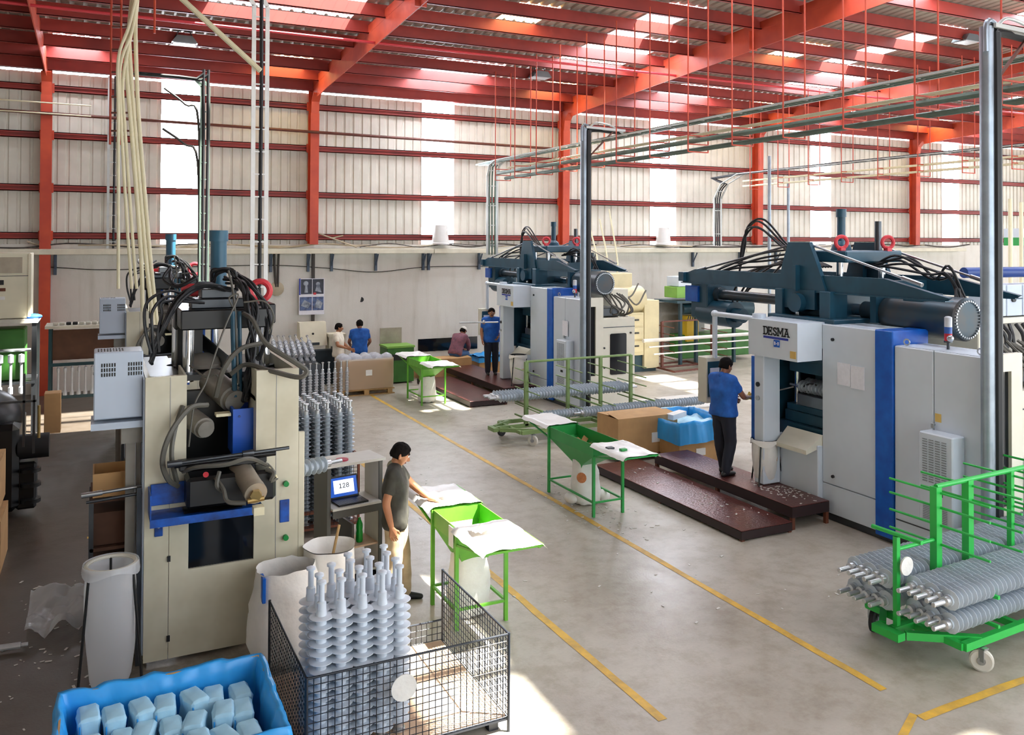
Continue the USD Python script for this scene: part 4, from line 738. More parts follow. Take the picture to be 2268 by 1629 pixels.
def liner(t, x0, x1, y0, y1, z1, drop, seed, mat='blue_bag', amp=.05):
    """Plastic liner lapped over a box rim: inside wall, rim, hanging skirt."""
    n = 168; u = np.linspace(0, 4, n, endpoint=False); P_ = []
    for q in u:
        k, f = int(q), q-int(q); P_.append([(x0+(x1-x0)*f, y0), (x1, y0+(y1-y0)*f), (x1-(x1-x0)*f, y1), (x0, y1-(y1-y0)*f)][k])
    P_ = np.array(P_); c = P_.mean(0); rows = []
    for off, z in ((-.06, z1-drop*1.2), (-.05, z1-.1), (-.02, z1+.005), (.02, z1+.015), (.035, z1-.05), (.04, z1-drop*.6), (.045, z1-drop)):
        nz = meshkit.fbm(np.c_[P_*4, np.full(n, z*3+seed)], 3, seed)-.5; n2 = meshkit.fbm(np.c_[P_*9, np.full(n, z*4+seed)], 4, seed+3)-.5
        s = 1+(off+amp*.35*nz+amp*.55*n2)/np.linalg.norm(P_-c, axis=1)
        rows.append(np.c_[c+(P_-c)*s[:, None], z+amp*nz+(.0 if z > z1 else 0)])
    obj('liner', MB().grid(np.array(rows), closed=True), mat, t, True)
bx1 = carton('big brown cardboard box with loose flaps behind the middle green table', 8.08, 9.34, 12.32, 13.0, .12, .76)
obj('label', MB().box(8.78, 8.96, 12.31, 12.319, .3, .47), 'label_white', bx1)
for x, y in ((8.2, 12.42), (9.2, 12.42), (8.2, 12.9), (9.2, 12.9)): pass
pal = thing('pallet', 'low dark pallet on castors under the big brown box', 'pallet', (8.08, 12.3, 0)); obj('deck', MB().box(8.05, 9.36, 12.3, 13.02, .09, .118), 'rust', pal)
for x in (8.12, 9.28):
    for y in (12.36, 12.94): obj('foot', MB().cyl((x, y, 0), (x, y, .09), .04, n=10), 'black', pal)
bx2 = carton('brown box with blue plastic liner behind the operator in blue', 8.95, 10.05, 11.75, 12.9, 0, .7, True); liner(bx2, 8.95, 10.05, 11.75, 12.9, .72, .36, 4, amp=.1)
obj('label', MB().box(9.3, 9.5, 11.735, 11.749, .14, .26), 'label_white', bx2)
obj('filling', MB().add(*rag_(9.0, 10.0, 11.8, 12.85, .5, .2, 6)), 'blue_foam', bx2, True)
solo('foam_block', MB().obox((9.3, 12.3, .74), (.16, .02, .02), (-.02, .08, 0), (0, 0, .045)), 'label_white', 'white foam block lying on the blue liner of the box behind the operator', 'block', smooth=False)
# front blue bin with foam-wrapped packs
bn = carton('open bin at the lower left lined with bright blue plastic', -.2, 1.08, 5.35, 6.38, 0, .82, True, name='lined_bin'); liner(bn, -.2, 1.08, 5.35, 6.38, .82, .62, 12, amp=.09)
obj('filler', MB().box(-.15, 1.03, 5.4, 6.33, .3, .42), 'blue_bag', bn)
rs = random.Random(8); n_ = 0; r0_ = None
nm = ['far', 'middle', 'near']
for j in range(3):
    for i in range(7):
        x, y = -.02+i*.155+rs.uniform(-.02, .02), 6.16-j*.27+rs.uniform(-.03, .03); h = rs.uniform(.3, .36)
        lab = f'pale foam pack in the blue bin, {nm[j]} row, {ring_name(i)} from the left'
        if r0_ is None:
            v = MB().box(-.066, .066, -.12, .12, 0, .34, .02); t = thing('foam_pack', lab, 'pack', (x, y, .425), rs.uniform(-8, 8), 'foam packs in the blue bin'); r0_ = t
            vv, ff = v.get(); tm_ = trimesh.Trimesh(vv, ff).subdivide().subdivide(); w = tm_.vertices+.02*(np.stack([meshkit.fbm(tm_.vertices*12, 2, q) for q in (3, 5, 8)], 1)-.5)*2
            m_ = MB().add(w+np.array([x, y, .425]), tm_.faces); obj('foam_wrap', m_, 'blue_foam', t, True); obj('wrap_seam', MB().box(x-.06, x-.052, y-.124, y-.1, .44, .74, .003), 'blue_bag', t)
        else: dup(r0_, lab, (x, y, .425-rs.uniform(0, .06)), rs.uniform(-16, 16))
# sacks by the cage
sk1, _ = sack('large white woven sack standing between the near left machine and the cage', (1.6, 7.92, 0), .84, .30, 21, lean=(-.02, .02))
obj('blue_edge', MB().box(1.33, 1.36, 7.72, 7.86, .62, .84, .004), 'stripe_blue', sk1)
sk2 = thing('waste_bag', 'open white bag on a ring with a wooden stick, behind the cage', 'bag', (2.05, 8.2, 0))
g = []
th = np.arange(28)*2*PI/28
for rr, z in ((.16, .02), (.23, .1), (.25, .5), (.24, .86), (.25, .88), (.2, .8), (.16, .62), (0.02, .58)): g.append(np.stack([2.05+rr*(1+.05*np.sin(5*th))*np.cos(th), 8.2+rr*(1+.05*np.sin(4*th))*np.sin(th), 0*th+z], -1))
obj('bag', MB().grid(np.array(g), closed=True), 'white_bag', sk2, True)
solo('wooden_stick', MB().cyl((2.02, 8.12, .62), (2.14, 8.2, 1.06), .014, n=8), 'wood', 'wooden stick poking out of the open white bag', 'stick')
# ---- laptop stand
LS = thing('laptop_stand', 'grey wheeled stand with shelves holding a laptop, beside the person in dark polo', 'stand', (2.55, 9.4, 0)); g = local((2.55, 9.4), 9.)
def lbox(x0, x1, y0, y1, z0, z1):
    c = (g((x0+x1)/2, (y0+y1)/2, (z0+z1)/2)); e1 = (g((x1-x0)/2, 0, 0)-g(0, 0, 0)); e2 = (g(0, (y1-y0)/2, 0)-g(0, 0, 0)); return MB().obox(c, e1*[1, 1, 0], e2*[1, 1, 0], (0, 0, (z1-z0)/2))
for s in (-1, 1): obj('side_panel', lbox(s*.31-.02, s*.31+.02, -.18, .18, .1, 1.36), 'shelf_dark' if s < 0 else 'shelf_grey', LS); obj('side_edge', lbox(s*.31-.021, s*.31+.021, -.2, -.181, .1, 1.36), 'shelf_dark', LS)
obj('top_shelf', lbox(-.36, .36, -.22, .2, 1.362, 1.39), 'shelf_grey', LS); obj('desk', lbox(-.289, .289, -.26, .18, .9, .925), 'shelf_grey', LS); obj('drawer_front', lbox(-.289, .289, -.262, -.25, .82, .898), 'shelf_dark', LS)
obj('mid_shelf', lbox(-.0, .289, -.17, .18, .42, .44), 'pink_wood', LS); obj('divider', lbox(-.03, -.005, -.18, .18, .17, .7), 'shelf_dark', LS); obj('bottom_shelf', lbox(-.289, .289, -.18, .18, .14, .165), 'shelf_grey', LS); obj('plinth', lbox(-.34, .34, -.22, .2, .06, .099), 'black', LS)
for sx in (-.3, .3):
    for sy in (-.16, .16): c = g(sx, sy, 0); obj('castor', MB().cyl((c[0]-.015, c[1], .03), (c[0]+.015, c[1], .03), .03, n=12), 'black', LS)
lp = thing('laptop', 'black laptop showing 128 on its blue screen, on the grey stand', 'laptop', g(0, 0, .926)); rz_ = 9
def lq(x0, x1, z0, z1, y=0., tilt=.28):     # rectangle on the lid
    f = lambda x, z: g(x-.03, .02+y+z*tilt, .944+z); return f(x0, z0), f(x1, z0), f(x1, z1), f(x0, z1)
def lid(x0, x1, z0, z1, y0, y1): a = lq(x0, x1, z0, z1, y0); b_ = lq(x0, x1, z0, z1, y1); return MB().add(list(a)+list(b_), [(0, 1, 2, 3), (7, 6, 5, 4), (0, 4, 5, 1), (1, 5, 6, 2), (2, 6, 7, 3), (3, 7, 4, 0)])
obj('keyboard_base', lbox(-.2, .15, -.22, .02, .926, .944), 'black', lp); kb = obj('lid', lid(-.175, .175, 0, .23, 0, .012), 'black', lp, False)
obj('screen', lid(-.162, .162, .018, .215, -.002, 0), 'screen_blue', kb, False); obj('screen_window', lid(-.12, .125, .05, .19, -.004, -.003), 'screen_page', kb, False)
a = lq(-.06, 0, .105, .1, -.006)[0]; ex = g(1, 0, 0)-g(0, 0, 0); ey = np.array([0, 0, 1.])+(g(0, 1, 0)-g(0, 0, 0))*[1, 1, 0]*.28
obj('screen_text', text_on('128', .048, a, ex*[1, 1, 0], ey, .001), 'logo_black', kb, False)
b = MB(); [b.box(*bx_(g(-.17+.024*i, -.19+.026*j, .9455), .009, .009, .001)) for i in range(13) for j in range(5)]; obj('keys', b, 'dark_steel', lp, False, kind='stuff')
solo('drink_bottle', MB().lathe([(0, 0), (.035, 0), (.04, .02), (.038, .1), (.034, .13), (.038, .16), (.036, .2), (.016, .25), (.015, .27), (.0, .27)], g(.12, -.05, .441), n=18), 'green_bottle', 'bright green plastic bottle on the middle shelf of the laptop stand', 'bottle')
stage.GetPrimAtPath('/World/drink_bottle').SetCustomDataByKey('category', 'bottle')
solo('red_disc', MB().cyl(g(-.1, -.06, 1.39), g(-.1, -.06, 1.405), .07, n=24), 'red_disc', 'flat red disc lying on top of the laptop stand', 'disc')
solo('cable_heap', hoses([[g(-.2+.02*k, -.05+.03*(k % 3), .18), g(-.24, .02, .24+.01*k), g(-.16, .08, .2), g(-.1, 0, .23), g(-.14+.02*k, -.08, .19)] for k in range(5)], .008), 'black', 'tangle of black cable on the lowest shelf of the laptop stand', 'cable', kind='stuff')
rs_ = rod_insulator('sample_insulator', 'short pale insulator sticking out sideways from the near left machine towards the laptop', 'insulator', None, 6, 14)
place(rs_, (1.84, 8.9, 1.45), 20)
# ================================================================ PEOPLE
import manifold3d as m3d
look('skin', '96634a', .55, var=.12, scale=9); look('skin_light', 'a8714f', .55, var=.1, scale=9); look('hair', '120e0c', .85, var=.3, scale=20, spec=.15); look('shirt_blue', '1f62b8', .8, var=.2, scale=6, c2='184c96'); look('polo_dark', '3a382f', .8, var=.2, scale=6, c2='2a2824'); look('trouser_beige', 'b5a184', .8, var=.15, scale=6, c2='a08a6c'); look('trouser_navy', '1b1e2c', .8, var=.2); look('shoe_black', '16161a', .5); look('cream_shirt', 'e6dcc8', .8, var=.08); look('plaid_red', '8a5560', .8, var=.3, scale=16, c2='6f4a58'); look('jeans', '3f679a', .8, var=.25, scale=7); look('glove_yellow', 'c9a03c', .8, var=.2); look('eye_white', 'e8e4dc', .4); look('eye_dark', '17110d', .3); look('lips', '7c4238', .5); look('belt', '241c18', .5); look('collar_trim', '8a8672', .8)
_ico = trimesh.creation.icosphere(2, 1.).vertices
def sph(c, r): return np.asarray(c, float)+_ico*np.asarray(r)
def hull(*cr): return m3d.Manifold.hull_points(np.vstack([sph(c, r) for c, r in cr]))
def joinm(ms): return m3d.Manifold.batch_boolean(ms, m3d.OpType.Add)
def soft(m, L=.022, it=8):
    k = m.refine_to_length(L).to_mesh(); t = trimesh.Trimesh(k.vert_properties[:, :3], k.tri_verts, process=True)
    trimesh.smoothing.filter_taubin(t, .5, -.52, it); return t
def person(label, loc, rz, J, top, legs, skin='skin', sleeves=.55, scale=1., hairk='short', shoes='shoe_black', gloves=None, long_sleeve=False, trim=None, belt=True, cap=None, girth=1.08, hem=.1):
    """J: joints in the figure's own frame (x right, y forward, z up, metres)."""
    t = thing('person', label, 'person', loc)
    c, s = math.cos(math.radians(rz)), math.sin(math.radians(rz)); Rz = np.array([[c, -s, 0], [s, c, 0], [0, 0, 1]])
    W = lambda v: (np.asarray(v)*scale) @ Rz.T+np.asarray(loc, float)
    def put(name, m, mat, parent=t, smooth=True):
        v, f = (m.vertices, m.faces) if hasattr(m, 'faces') else (lambda k: (k.vert_properties[:, :3], k.tri_verts))(m.to_mesh())
        return obj(name, (W(v), np.asarray(f)), mat, parent, smooth)
    a = {k: np.array(v, float) for k, v in J.items()}
    hipL, hipR, chest, neck, hd = a['hipL'], a['hipR'], a['chest'], a['neck'], a['head']
    pel = (hipL+hipR)/2+[0, 0, .05]; waist = pel*.5+chest*.5
    ux = (a['shR']-a['shL'])/np.linalg.norm(a['shR']-a['shL'])
    G = girth
    def pelvis(e): return [hull((hipL+[0, 0, .02], .105*G+e), (hipR+[0, 0, .02], .105*G+e), (pel*.75+waist*.25+ux*.06, .095*G+e), (pel*.75+waist*.25-ux*.06, .095*G+e))]
    def torso(e): return [hull((hipL+[0, 0, .02], .105*G+e), (hipR+[0, 0, .02], .105*G+e), (waist+ux*.07, .095*G+e), (waist-ux*.07, .095*G+e)), hull((waist+ux*.07, .095*G+e), (waist-ux*.07, .095*G+e), (chest+ux*.09, .105*G+e), (chest-ux*.09, .105*G+e)), hull((chest+ux*.09, .105*G+e), (chest-ux*.09, .105*G+e), (a['shL'], .056+e), (a['shR'], .056+e), (neck-[0, 0, .03], .05+e))]
    def leg(h, k, n, e): return [hull((h, .088+e), (k, .058+e)), hull((k, .058+e), (k*.55+n*.45, .056+e), (n, .04+e))]
    def arm_(sh, el, wr, e, f=1.): return [hull((sh, .052+e), (sh+(el-sh)*min(1, f), .043+e))]+([hull((el, .041+e), (el*.6+wr*.4, .04+e), (wr, .027+e))] if f > 1 else [])
    bones = torso(0)+leg(hipL, a['knL'], a['anL'], 0)+leg(hipR, a['knR'], a['anR'], 0)+arm_(a['shL'], a['elL'], a['wrL'], 0, 2)+arm_(a['shR'], a['elR'], a['wrR'], 0, 2)
    fwd = a.get('look', np.array([0, 1., 0])); fwd = fwd/np.linalg.norm(fwd); hz = a.get('headup', np.array([0, 0, 1.])); hz = hz-fwd*(hz @ fwd); hz /= np.linalg.norm(hz); hx = np.cross(fwd, hz); HB = np.stack([hx, fwd, hz], 1)
    H_ = lambda p: hd+HB @ np.asarray(p, float)
    hs = lambda p, r: (H_(p), np.asarray(r))
    bones += [hull((neck-[0, 0, .02], .056), (H_((0, -.02, -.06)), .052))]
    bones += [hull((H_((0, -.012, .035)), .083), (H_((0, .01, .02)), .08), (H_((0, .03, -.065)), .045), (H_((.02, .035, -.045)), .045), (H_((-.02, .035, -.045)), .045)), hull((H_((0, .088, .015)), .010), (H_((0, .108, -.02)), .013), (H_((0, .085, -.025)), .018)), hull((H_((.084, -.012, .02)), .012), (H_((.084, -.008, -.02)), .010), (H_((.07, 0, 0)), .014)), hull((H_((-.084, -.012, .02)), .012), (H_((-.084, -.008, -.02)), .010), (H_((-.07, 0, 0)), .014))]
    body = soft(joinm(bones), .02, 6)
    hands, mitts = [], []
    for sd, el, wr in ((-1, a['elL'], a['wrL']), (1, a['elR'], a['wrR'])):
        d = (wr-el)/np.linalg.norm(wr-el); hdn = a.get('handL' if sd < 0 else 'handR', d); hdn = hdn/np.linalg.norm(hdn)
        pn = a.get('palmL' if sd < 0 else 'palmR', np.array([-sd*1., 0, 0])); pn = pn-hdn*(pn @ hdn); pn /= np.linalg.norm(pn); sdv = np.cross(hdn, pn)
        if sd > 0: sdv = -sdv
        th_ = sdv if sdv @ np.array([0, 1., .3]) > 0 else -sdv
        palm = hull((wr, .024), (wr+hdn*.085+th_*.028, .014), (wr+hdn*.08-th_*.03, .013), (wr+hdn*.03+th_*.03, .015))
        parts = [palm]; curl = a.get('curl', np.array([.5]))[0]
        for k, (o_, L) in enumerate(((.028, .068), (.010, .078), (-.010, .072), (-.028, .056))):
            b0 = wr+hdn*.082+th_*o_; b1 = b0+(hdn*math.cos(curl*.6)+pn*math.sin(curl*.6))*L*.5; b2 = b1+(hdn*math.cos(curl*1.7)+pn*math.sin(curl*1.7))*L*.5
            parts += [hull((b0, .0095), (b1, .0088)), hull((b1, .0088), (b2, .0075))]
        t0 = wr+hdn*.03+th_*.03; t1_ = t0+(hdn*.6+th_*.7+pn*.25)*.04; t2_ = t1_+(hdn*.9+pn*.35+th_*.1)*.032; parts += [hull((t0, .013), (t1_, .011)), hull((t1_, .011), (t2_, .009))]
        hands.append(joinm(parts)); mitts.append(lambda e=.007, wr=wr, hdn=hdn, th_=th_, pn=pn, sp_=list(parts): joinm([hull((wr-hdn*.06, .04), (wr, .036)), hull((wr, .03), (wr+hdn*.085+th_*.03, .021), (wr+hdn*.08-th_*.032, .02), (wr+hdn*.03+th_*.034, .022))]+[m3d.Manifold.hull_points(trimesh.Trimesh(q_.to_mesh().vert_properties[:, :3], q_.to_mesh().tri_verts).vertices.mean(0)+(q_.to_mesh().vert_properties[:, :3]-q_.to_mesh().vert_properties[:, :3].mean(0))*1.22) for q_ in sp_[1:]]))
    full = joinm([m3d.Manifold(m3d.Mesh(np.asarray(body.vertices, np.float32), np.asarray(body.faces, np.uint32)))]+hands)
    bd = put('body', full, skin)
    # clothes
    tr = joinm(pelvis(.008)+leg(hipL, a['knL'], a['anL'], .028)+leg(hipR, a['knR'], a['anR'], .028))
    tk = soft(tr, .022, 5); v = tk.vertices.copy(); v += .012*(meshkit.fbm(v*[9, 9, 5], 3, 4)[:, None]-.5)*np.array([1, 1, .2])*2; tk.vertices = v; put('trousers', tk, legs)
    up_ = (chest-pel)/np.linalg.norm(chest-pel)
    fs = 2 if long_sleeve else sleeves
    sh = joinm(torso(.026)+arm_(a['shL'], a['elL'], a['wrL'], .02, fs)+arm_(a['shR'], a['elR'], a['wrR'], .02, fs)).trim_by_plane(up_.tolist(), float(up_ @ (pel-up_*hem)))
    sk_ = soft(sh, .022, 4); v = sk_.vertices.copy(); v += .016*(meshkit.fbm(v*[8, 8, 6], 3, 7)[:, None]-.5)*np.array([1, 1, .3])*2; sk_.vertices = v; tp = put('shirt', sk_, top)
    put('collar', hull((neck+[0, -.02, -.005], .06), (neck+[0, .02, -.02], .062)).trim_by_plane([0, -.25, -1], float(-(neck[2]+.028)+.25*-neck[1])), trim or top, tp)
    if belt: put('belt', joinm([hull((pel+[0, 0, -.055]-ux*.1, (.125, .125, .022)), (pel+[0, 0, -.055]+ux*.1, (.125, .125, .022)))]), 'belt', tp) if False else None
    for an, kn in ((a['anL'], a['knL']), (a['anR'], a['knR'])):
        f_ = a.get('foot', np.array([0, 1., 0])); f_ = f_/np.linalg.norm(f_); d_ = np.array([an[0], an[1], 0])+f_*0
        z0 = an[2]-.075
        put('shoe', soft(hull((an+[0, 0, -.03]-f_*.03, .045), ([*(an[:2]-f_[:2]*.05), z0+.03], .033), ([*(an[:2]+f_[:2]*.1), z0+.032], .036), ([*(an[:2]+f_[:2]*.17), z0+.025], .028)).trim_by_plane([0, 0, 1], float(z0)), .02, 2), shoes)
    # face and hair
    for sx in (-1, 1):
        e_ = put('eye', hull((H_((sx*.031, .083, .022)), .0105)), 'eye_white', bd); put('iris', hull((H_((sx*.031, .0915, .021)), .0055)), 'eye_dark', bd); put('eyebrow', hull((H_((sx*.016, .089, .043)), .005), (H_((sx*.034, .087, .047)), .0055), (H_((sx*.05, .074, .042)), .004)), 'hair', bd)
    put('mouth', hull((H_((-.022, .079, -.056)), .006), (H_((0, .086, -.056)), .007), (H_((.022, .079, -.056)), .006)), 'lips', bd)
    hc = hull((H_((0, -.018, .045)), .094), (H_((0, .012, .052)), .082), (H_((0, -.035, .0)), .082))
    cut = hull((H_((0, .16, -.06)), .13), (H_((0, .17, .0)), .12), (H_((.06, .08, -.12)), .11), (H_((-.06, .08, -.12)), .11))
    hh = soft((hc-cut).trim_by_plane(hz.tolist(), float(hz @ H_((0, 0, -.035)))), .014, 2); v = hh.vertices.copy(); v += .008*(meshkit.fbm(v*45, 2, 5)[:, None]-.5)*2; hh.vertices = v; put('hair', hh, 'hair')
    if cap: put('cap', soft(hull((H_((0, -.018, .055)), .1), (H_((0, .02, .06)), .09)).trim_by_plane(hz.tolist(), float(hz @ H_((0, 0, .045)))), .02, 2), cap)
    if gloves:
        put('glove', mitts[1](), gloves, bd)
    return t
STAND = dict(anL=(-.1, 0, .075), anR=(.1, .02, .075), knL=(-.1, .03, .48), knR=(.1, .04, .48), hipL=(-.085, 0, .88), hipR=(.085, 0, .88), chest=(0, .0, 1.24), shL=(-.185, -.01, 1.40), shR=(.185, -.01, 1.40), neck=(0, -.01, 1.46), head=(0, .02, 1.585), elL=(-.25, -.02, 1.12), elR=(.25, -.02, 1.12), wrL=(-.26, .05, .88), wrR=(.26, .05, .88))
def pose(**k): d = dict(STAND); d.update(k); return d
# the man in the dark polo, one hand on the corner of the lime green table, looking down at it
person('person in dark polo shirt and beige trousers, one hand on the lime green table', (2.85, 8.62, 0), -112,
       pose(elL=(-.30, .16, 1.17), wrL=(-.16, .36, 1.05), handL=(.3, 1, -.1), palmL=(0, 0, -1), elR=(.25, -.08, 1.13), wrR=(.25, -.02, .88), head=(0, .05, 1.565), look=(-.1, 1, -.42), anL=(-.11, .1, .075), anR=(.12, -.08, .075), knL=(-.11, .08, .48), knR=(.1, 0, .48), curl=(.4, 0, 0)), 'polo_dark', 'trouser_beige', 'skin_light', scale=1.0, hem=.12, trim='collar_trim')
# the operator in blue at the near right machine
person('person in blue shirt on the near right platform, yellow glove holding a rod', (8.56, 10.15, .31), -84,
       pose(elR=(.26, .14, 1.16), wrR=(.13, .38, 1.12), handR=(-.1, 1, 0), palmR=(-1, 0, -.3), elL=(-.25, .1, 1.13), wrL=(-.14, .33, 1.05), head=(0, .05, 1.58), look=(.1, 1, -.25), curl=(1.1, 0, 0), anL=(-.1, .1, .075), anR=(.1, -.06, .075)), 'shirt_blue', 'trouser_navy', 'skin', scale=1.03, gloves='glove_yellow', girth=1.18, hem=.06)
# the smiling man at the middle machine
person('person in bright blue shirt standing on the middle platform, facing the camera', (9.36, 20.35, .31), 165,
       pose(elR=(.26, -.02, 1.14), wrR=(.25, .06, .9), elL=(-.3, -.05, 1.14), wrL=(-.17, .1, .98), palmL=(1, 0, 0), look=(.1, 1, .02)), 'shirt_blue', 'trouser_navy', 'skin_light', scale=1.02, sleeves=.6)
# the seated man
person('person in reddish checked shirt, jeans and pale cap sitting hunched on the cardboard box', (9.17, 22.42, 0), -60,
       dict(anL=(-.1, .44, .08), anR=(.1, .36, .08), knL=(-.12, .42, .56), knR=(.12, .40, .58), hipL=(-.09, 0, .62), hipR=(.09, 0, .62), chest=(0, .16, .96), shL=(-.18, .24, 1.08), shR=(.18, .24, 1.08), neck=(0, .28, 1.13), head=(0, .38, 1.21), look=(0, 1, -.8), elL=(-.24, .34, .84), elR=(.24, .34, .84), wrL=(-.1, .5, .68), wrR=(.1, .5, .68), curl=(.8, 0, 0)), 'plaid_red', 'jeans', 'skin', long_sleeve=True, cap='eye_white')
# the two by the back wall
person('person in cream shirt by the back wall, head turned right, behind the wrapped box', (5.62, 21.75, 0), -120,
       pose(look=(-.3, 1, -.05), elR=(.32, .08, 1.16), wrR=(.34, .32, 1.1), elL=(-.27, .08, 1.13), wrL=(-.2, .3, 1.0)), 'cream_shirt', 'trouser_navy', 'skin_light', scale=.98)
person('person in blue shirt seen from behind, standing by the back wall', (6.27, 22.04, 0), -8,
       pose(elR=(.29, .06, 1.13), wrR=(.26, .26, 1.0), elL=(-.27, .06, 1.13), wrL=(-.2, .28, 1.0), look=(-.1, 1, -.2)), 'shirt_blue', 'trouser_navy', 'skin', scale=1.0)
solo('demoulding_rod', MB().cyl((8.86, 10.0, 1.47), (9.34, 9.5, 1.68), .012, n=8), 'steel', 'thin steel rod held in the yellow glove, reaching into the near right machine', 'rod')
for k, (x, z) in enumerate(((9.40, 1.70), (9.66, 1.70))):
    r_ = rod_insulator('moulded_insulator', 'grey insulator in the open mould of the near right machine, front one', 'insulator', 'insulators in the mould', 14, 16) if k == 0 else dup(r_, 'grey insulator in the open mould of the near right machine, rear one', (0, 0, 0))
    place(r_, (x, 9.42+.14*k, z), -88)
# ================================================================ BACK WALL AND THE GOODS IN FRONT OF IT
look('ledge_cream', 'ded8c2', .6, var=.15); look('bracket_blue', '4a5a6c', .5, var=.2); look('cable_dark', '45403a', .6, var=.3); look('cable_pale', 'b8ab90', .6, var=.2); look('poster_dark', '2b2f45', .4, var=.6, scale=5, c2='14151d'); look('poster_grey', 'aeb4bf', .4, var=.5, scale=6, c2='5c6472'); look('poster_blue', '5a6f9c', .4, var=.6, scale=7, c2='2a3050'); look('pail', 'e4e3df', .5, var=.06); look('crate_dark', '24343c', .6, var=.3)
look('green_old', '3d7a2c', .5, var=.3); look('green_fresh', '7fb24a', .5, var=.15); look('teal_dark', '21424c', .4, var=.3); look('beige_old', 'd9cda4', .5, var=.12); look('cloth_blue', '1d63c8', .7, var=.2); look('light_foam', 'd6d2cc', .7)
lg = thing('cable_ledge', 'long cream cable ledge on brackets along the back wall, carrying loose cables', 'ledge', (-3, WY-.3, 3.4))
x = -3.0
while x < 33: obj('ledge_beam', MB().box(x, x+5.98, WY-.36, WY-.06, 3.46, 3.6, .008), 'ledge_cream', lg); x += 6.0
for px in (122, 600, 683, 735, 833, 938, 950, 1062, 1215, 1313, 1536, 1640, 1720): 
    X = ay(px, 590, 23.9)[0]; obj('wall_bracket', MB().box(X-.035, X+.035, WY-.1, WY-.02, 2.95, 3.46).bar((X, WY-.08, 3.1), (X, WY-.3, 3.44), .03, .03), 'bracket_blue', lg)
rg = random.Random(9)
for k in range(14):
    x0 = -2.5+k*2.3+rg.uniform(-.5, .5); pts = [(x0+j*.9, WY-.1-rg.uniform(0, .2), 3.63+rg.uniform(0, .12)) for j in range(7)]
    obj('loose_cable', MB().tube(pts, rg.choice((.02, .028, .014)), 6, 4), rg.choice(('cable_dark', 'cable_pale', 'cable_dark')), lg)
for k, (px, py, qx, qy) in enumerate(((700, 515, 790, 548), (735, 528, 760, 522), (60, 535, 100, 548))): obj('loose_stick', MB().cyl(ay(px, py, WY-.2), ay(qx, qy, WY-.25), .022, n=6), 'cable_pale', lg)
solo('sagging_wire', MB().tube([ay(x, y, WY-.03) for x, y in ((110, 592), (240, 598), (400, 592), (600, 588), (720, 594), (830, 603), (940, 592), (1060, 590), (1300, 590))], .012, 6, 6), 'cable_dark', 'thin dark wire sagging along the back wall below the ledge', 'wire')
b = thing('downpipe', 'pair of dark pipes coming down the back wall into a plaster patch', 'pipe', ay(612, 600, WY-.2))
for d in (-.04, .05): obj('pipe', MB().tube([ay(612, 556, WY-.06)+[d*1.4, 0, 0], ay(612, 600, WY-.06)+[d, 0, 0], ay(613, 636, WY-.05)+[d*.6, 0, 0]], .03, 8, 4), 'cable_dark', b)
obj('plaster_patch', MB().lathe([(0, .03), (.12, .025), (.2, .0)], ay(613, 640, WY-.04), (0, -1, .0), 14), 'cable_pale', b)
solo('wall_conduit', MB().box(5.42, 5.5, WY-.08, WY-.01, 1.2, 3.46), 'cable_dark', 'dark vertical conduit behind the wall poster', 'conduit')
po = thing('wall_poster', 'four-picture dark poster of machinery hanging on the back wall', 'poster', (5.05, WY-.11, 1.77))
obj('sheet', MB().box(5.05, 5.76, WY-.12, WY-.1, 1.74, 2.76), 'paper', po)
for i, (x0, x1, z0, z1, mm) in enumerate(((5.1, 5.41, 2.32, 2.74, 'poster_dark'), (5.43, 5.74, 2.32, 2.74, 'poster_dark'), (5.07, 5.41, 1.86, 2.24, 'poster_blue'), (5.43, 5.74, 1.86, 2.24, 'poster_blue'))): obj('picture', MB().box(x0, x1, WY-.124, WY-.12, z0, z1), mm, po)
obj('blue_edge', MB().box(5.05, 5.09, WY-.124, WY-.12, 2.3, 2.76), 'logo_blue', po); obj('red_mark', MB().box(5.45, 5.53, WY-.127, WY-.124, 2.3, 2.36), 'red', po)
for (c, r) in (((5.24, 2.62), .07), ((5.58, 2.6), .06)): obj('round_part', MB().cyl((c[0], WY-.125, c[1]), (c[0], WY-.124, c[1]), r, n=20), 'poster_grey', po)
for q in ([(5.2, 2.36), (5.3, 2.36), (5.28, 2.56), (5.22, 2.56)], [(5.5, 2.4), (5.68, 2.36), (5.62, 2.58), (5.54, 2.56)], [(5.1, 2.0), (5.3, 1.92), (5.38, 2.06), (5.2, 2.16)], [(5.48, 1.95), (5.66, 1.9), (5.72, 2.06), (5.56, 2.18)]): obj('picture_shape', MB().prism(q, WY-.1255, WY-.124), 'poster_grey', po)
for k, (x, y, lab) in enumerate(((9.25, 23.62, 'white upturned pail on the ledge below the second bright wall strip'), (17.45, 23.62, 'white upturned pail on the ledge below the third bright wall strip'))):
    solo('pail', MB().lathe([(0, .6), (.17, .6), (.2, .58), (.26, .06), (.275, .05), (.275, 0), (0, 0)], (x, WY+.1-.28, 3.72), n=24), 'pail', lab, 'pail')
solo('wall_vent', MB().box(8.62, 10.55, WY-.02, WY-.003, .5, .88), 'dark_glass', 'long dark opening low in the back wall behind the seated person', 'vent')
for px, py, r in ((800, 664, .07), (852, 585, .05), (1021, 571, .05), (903, 616, .04)): pass
solo('wall_hole', MB().cyl(ay(800, 664, WY-.004), ay(800, 664, WY-.001), .075, n=14), 'black', 'round dark hole in the middle of the back wall', 'hole')
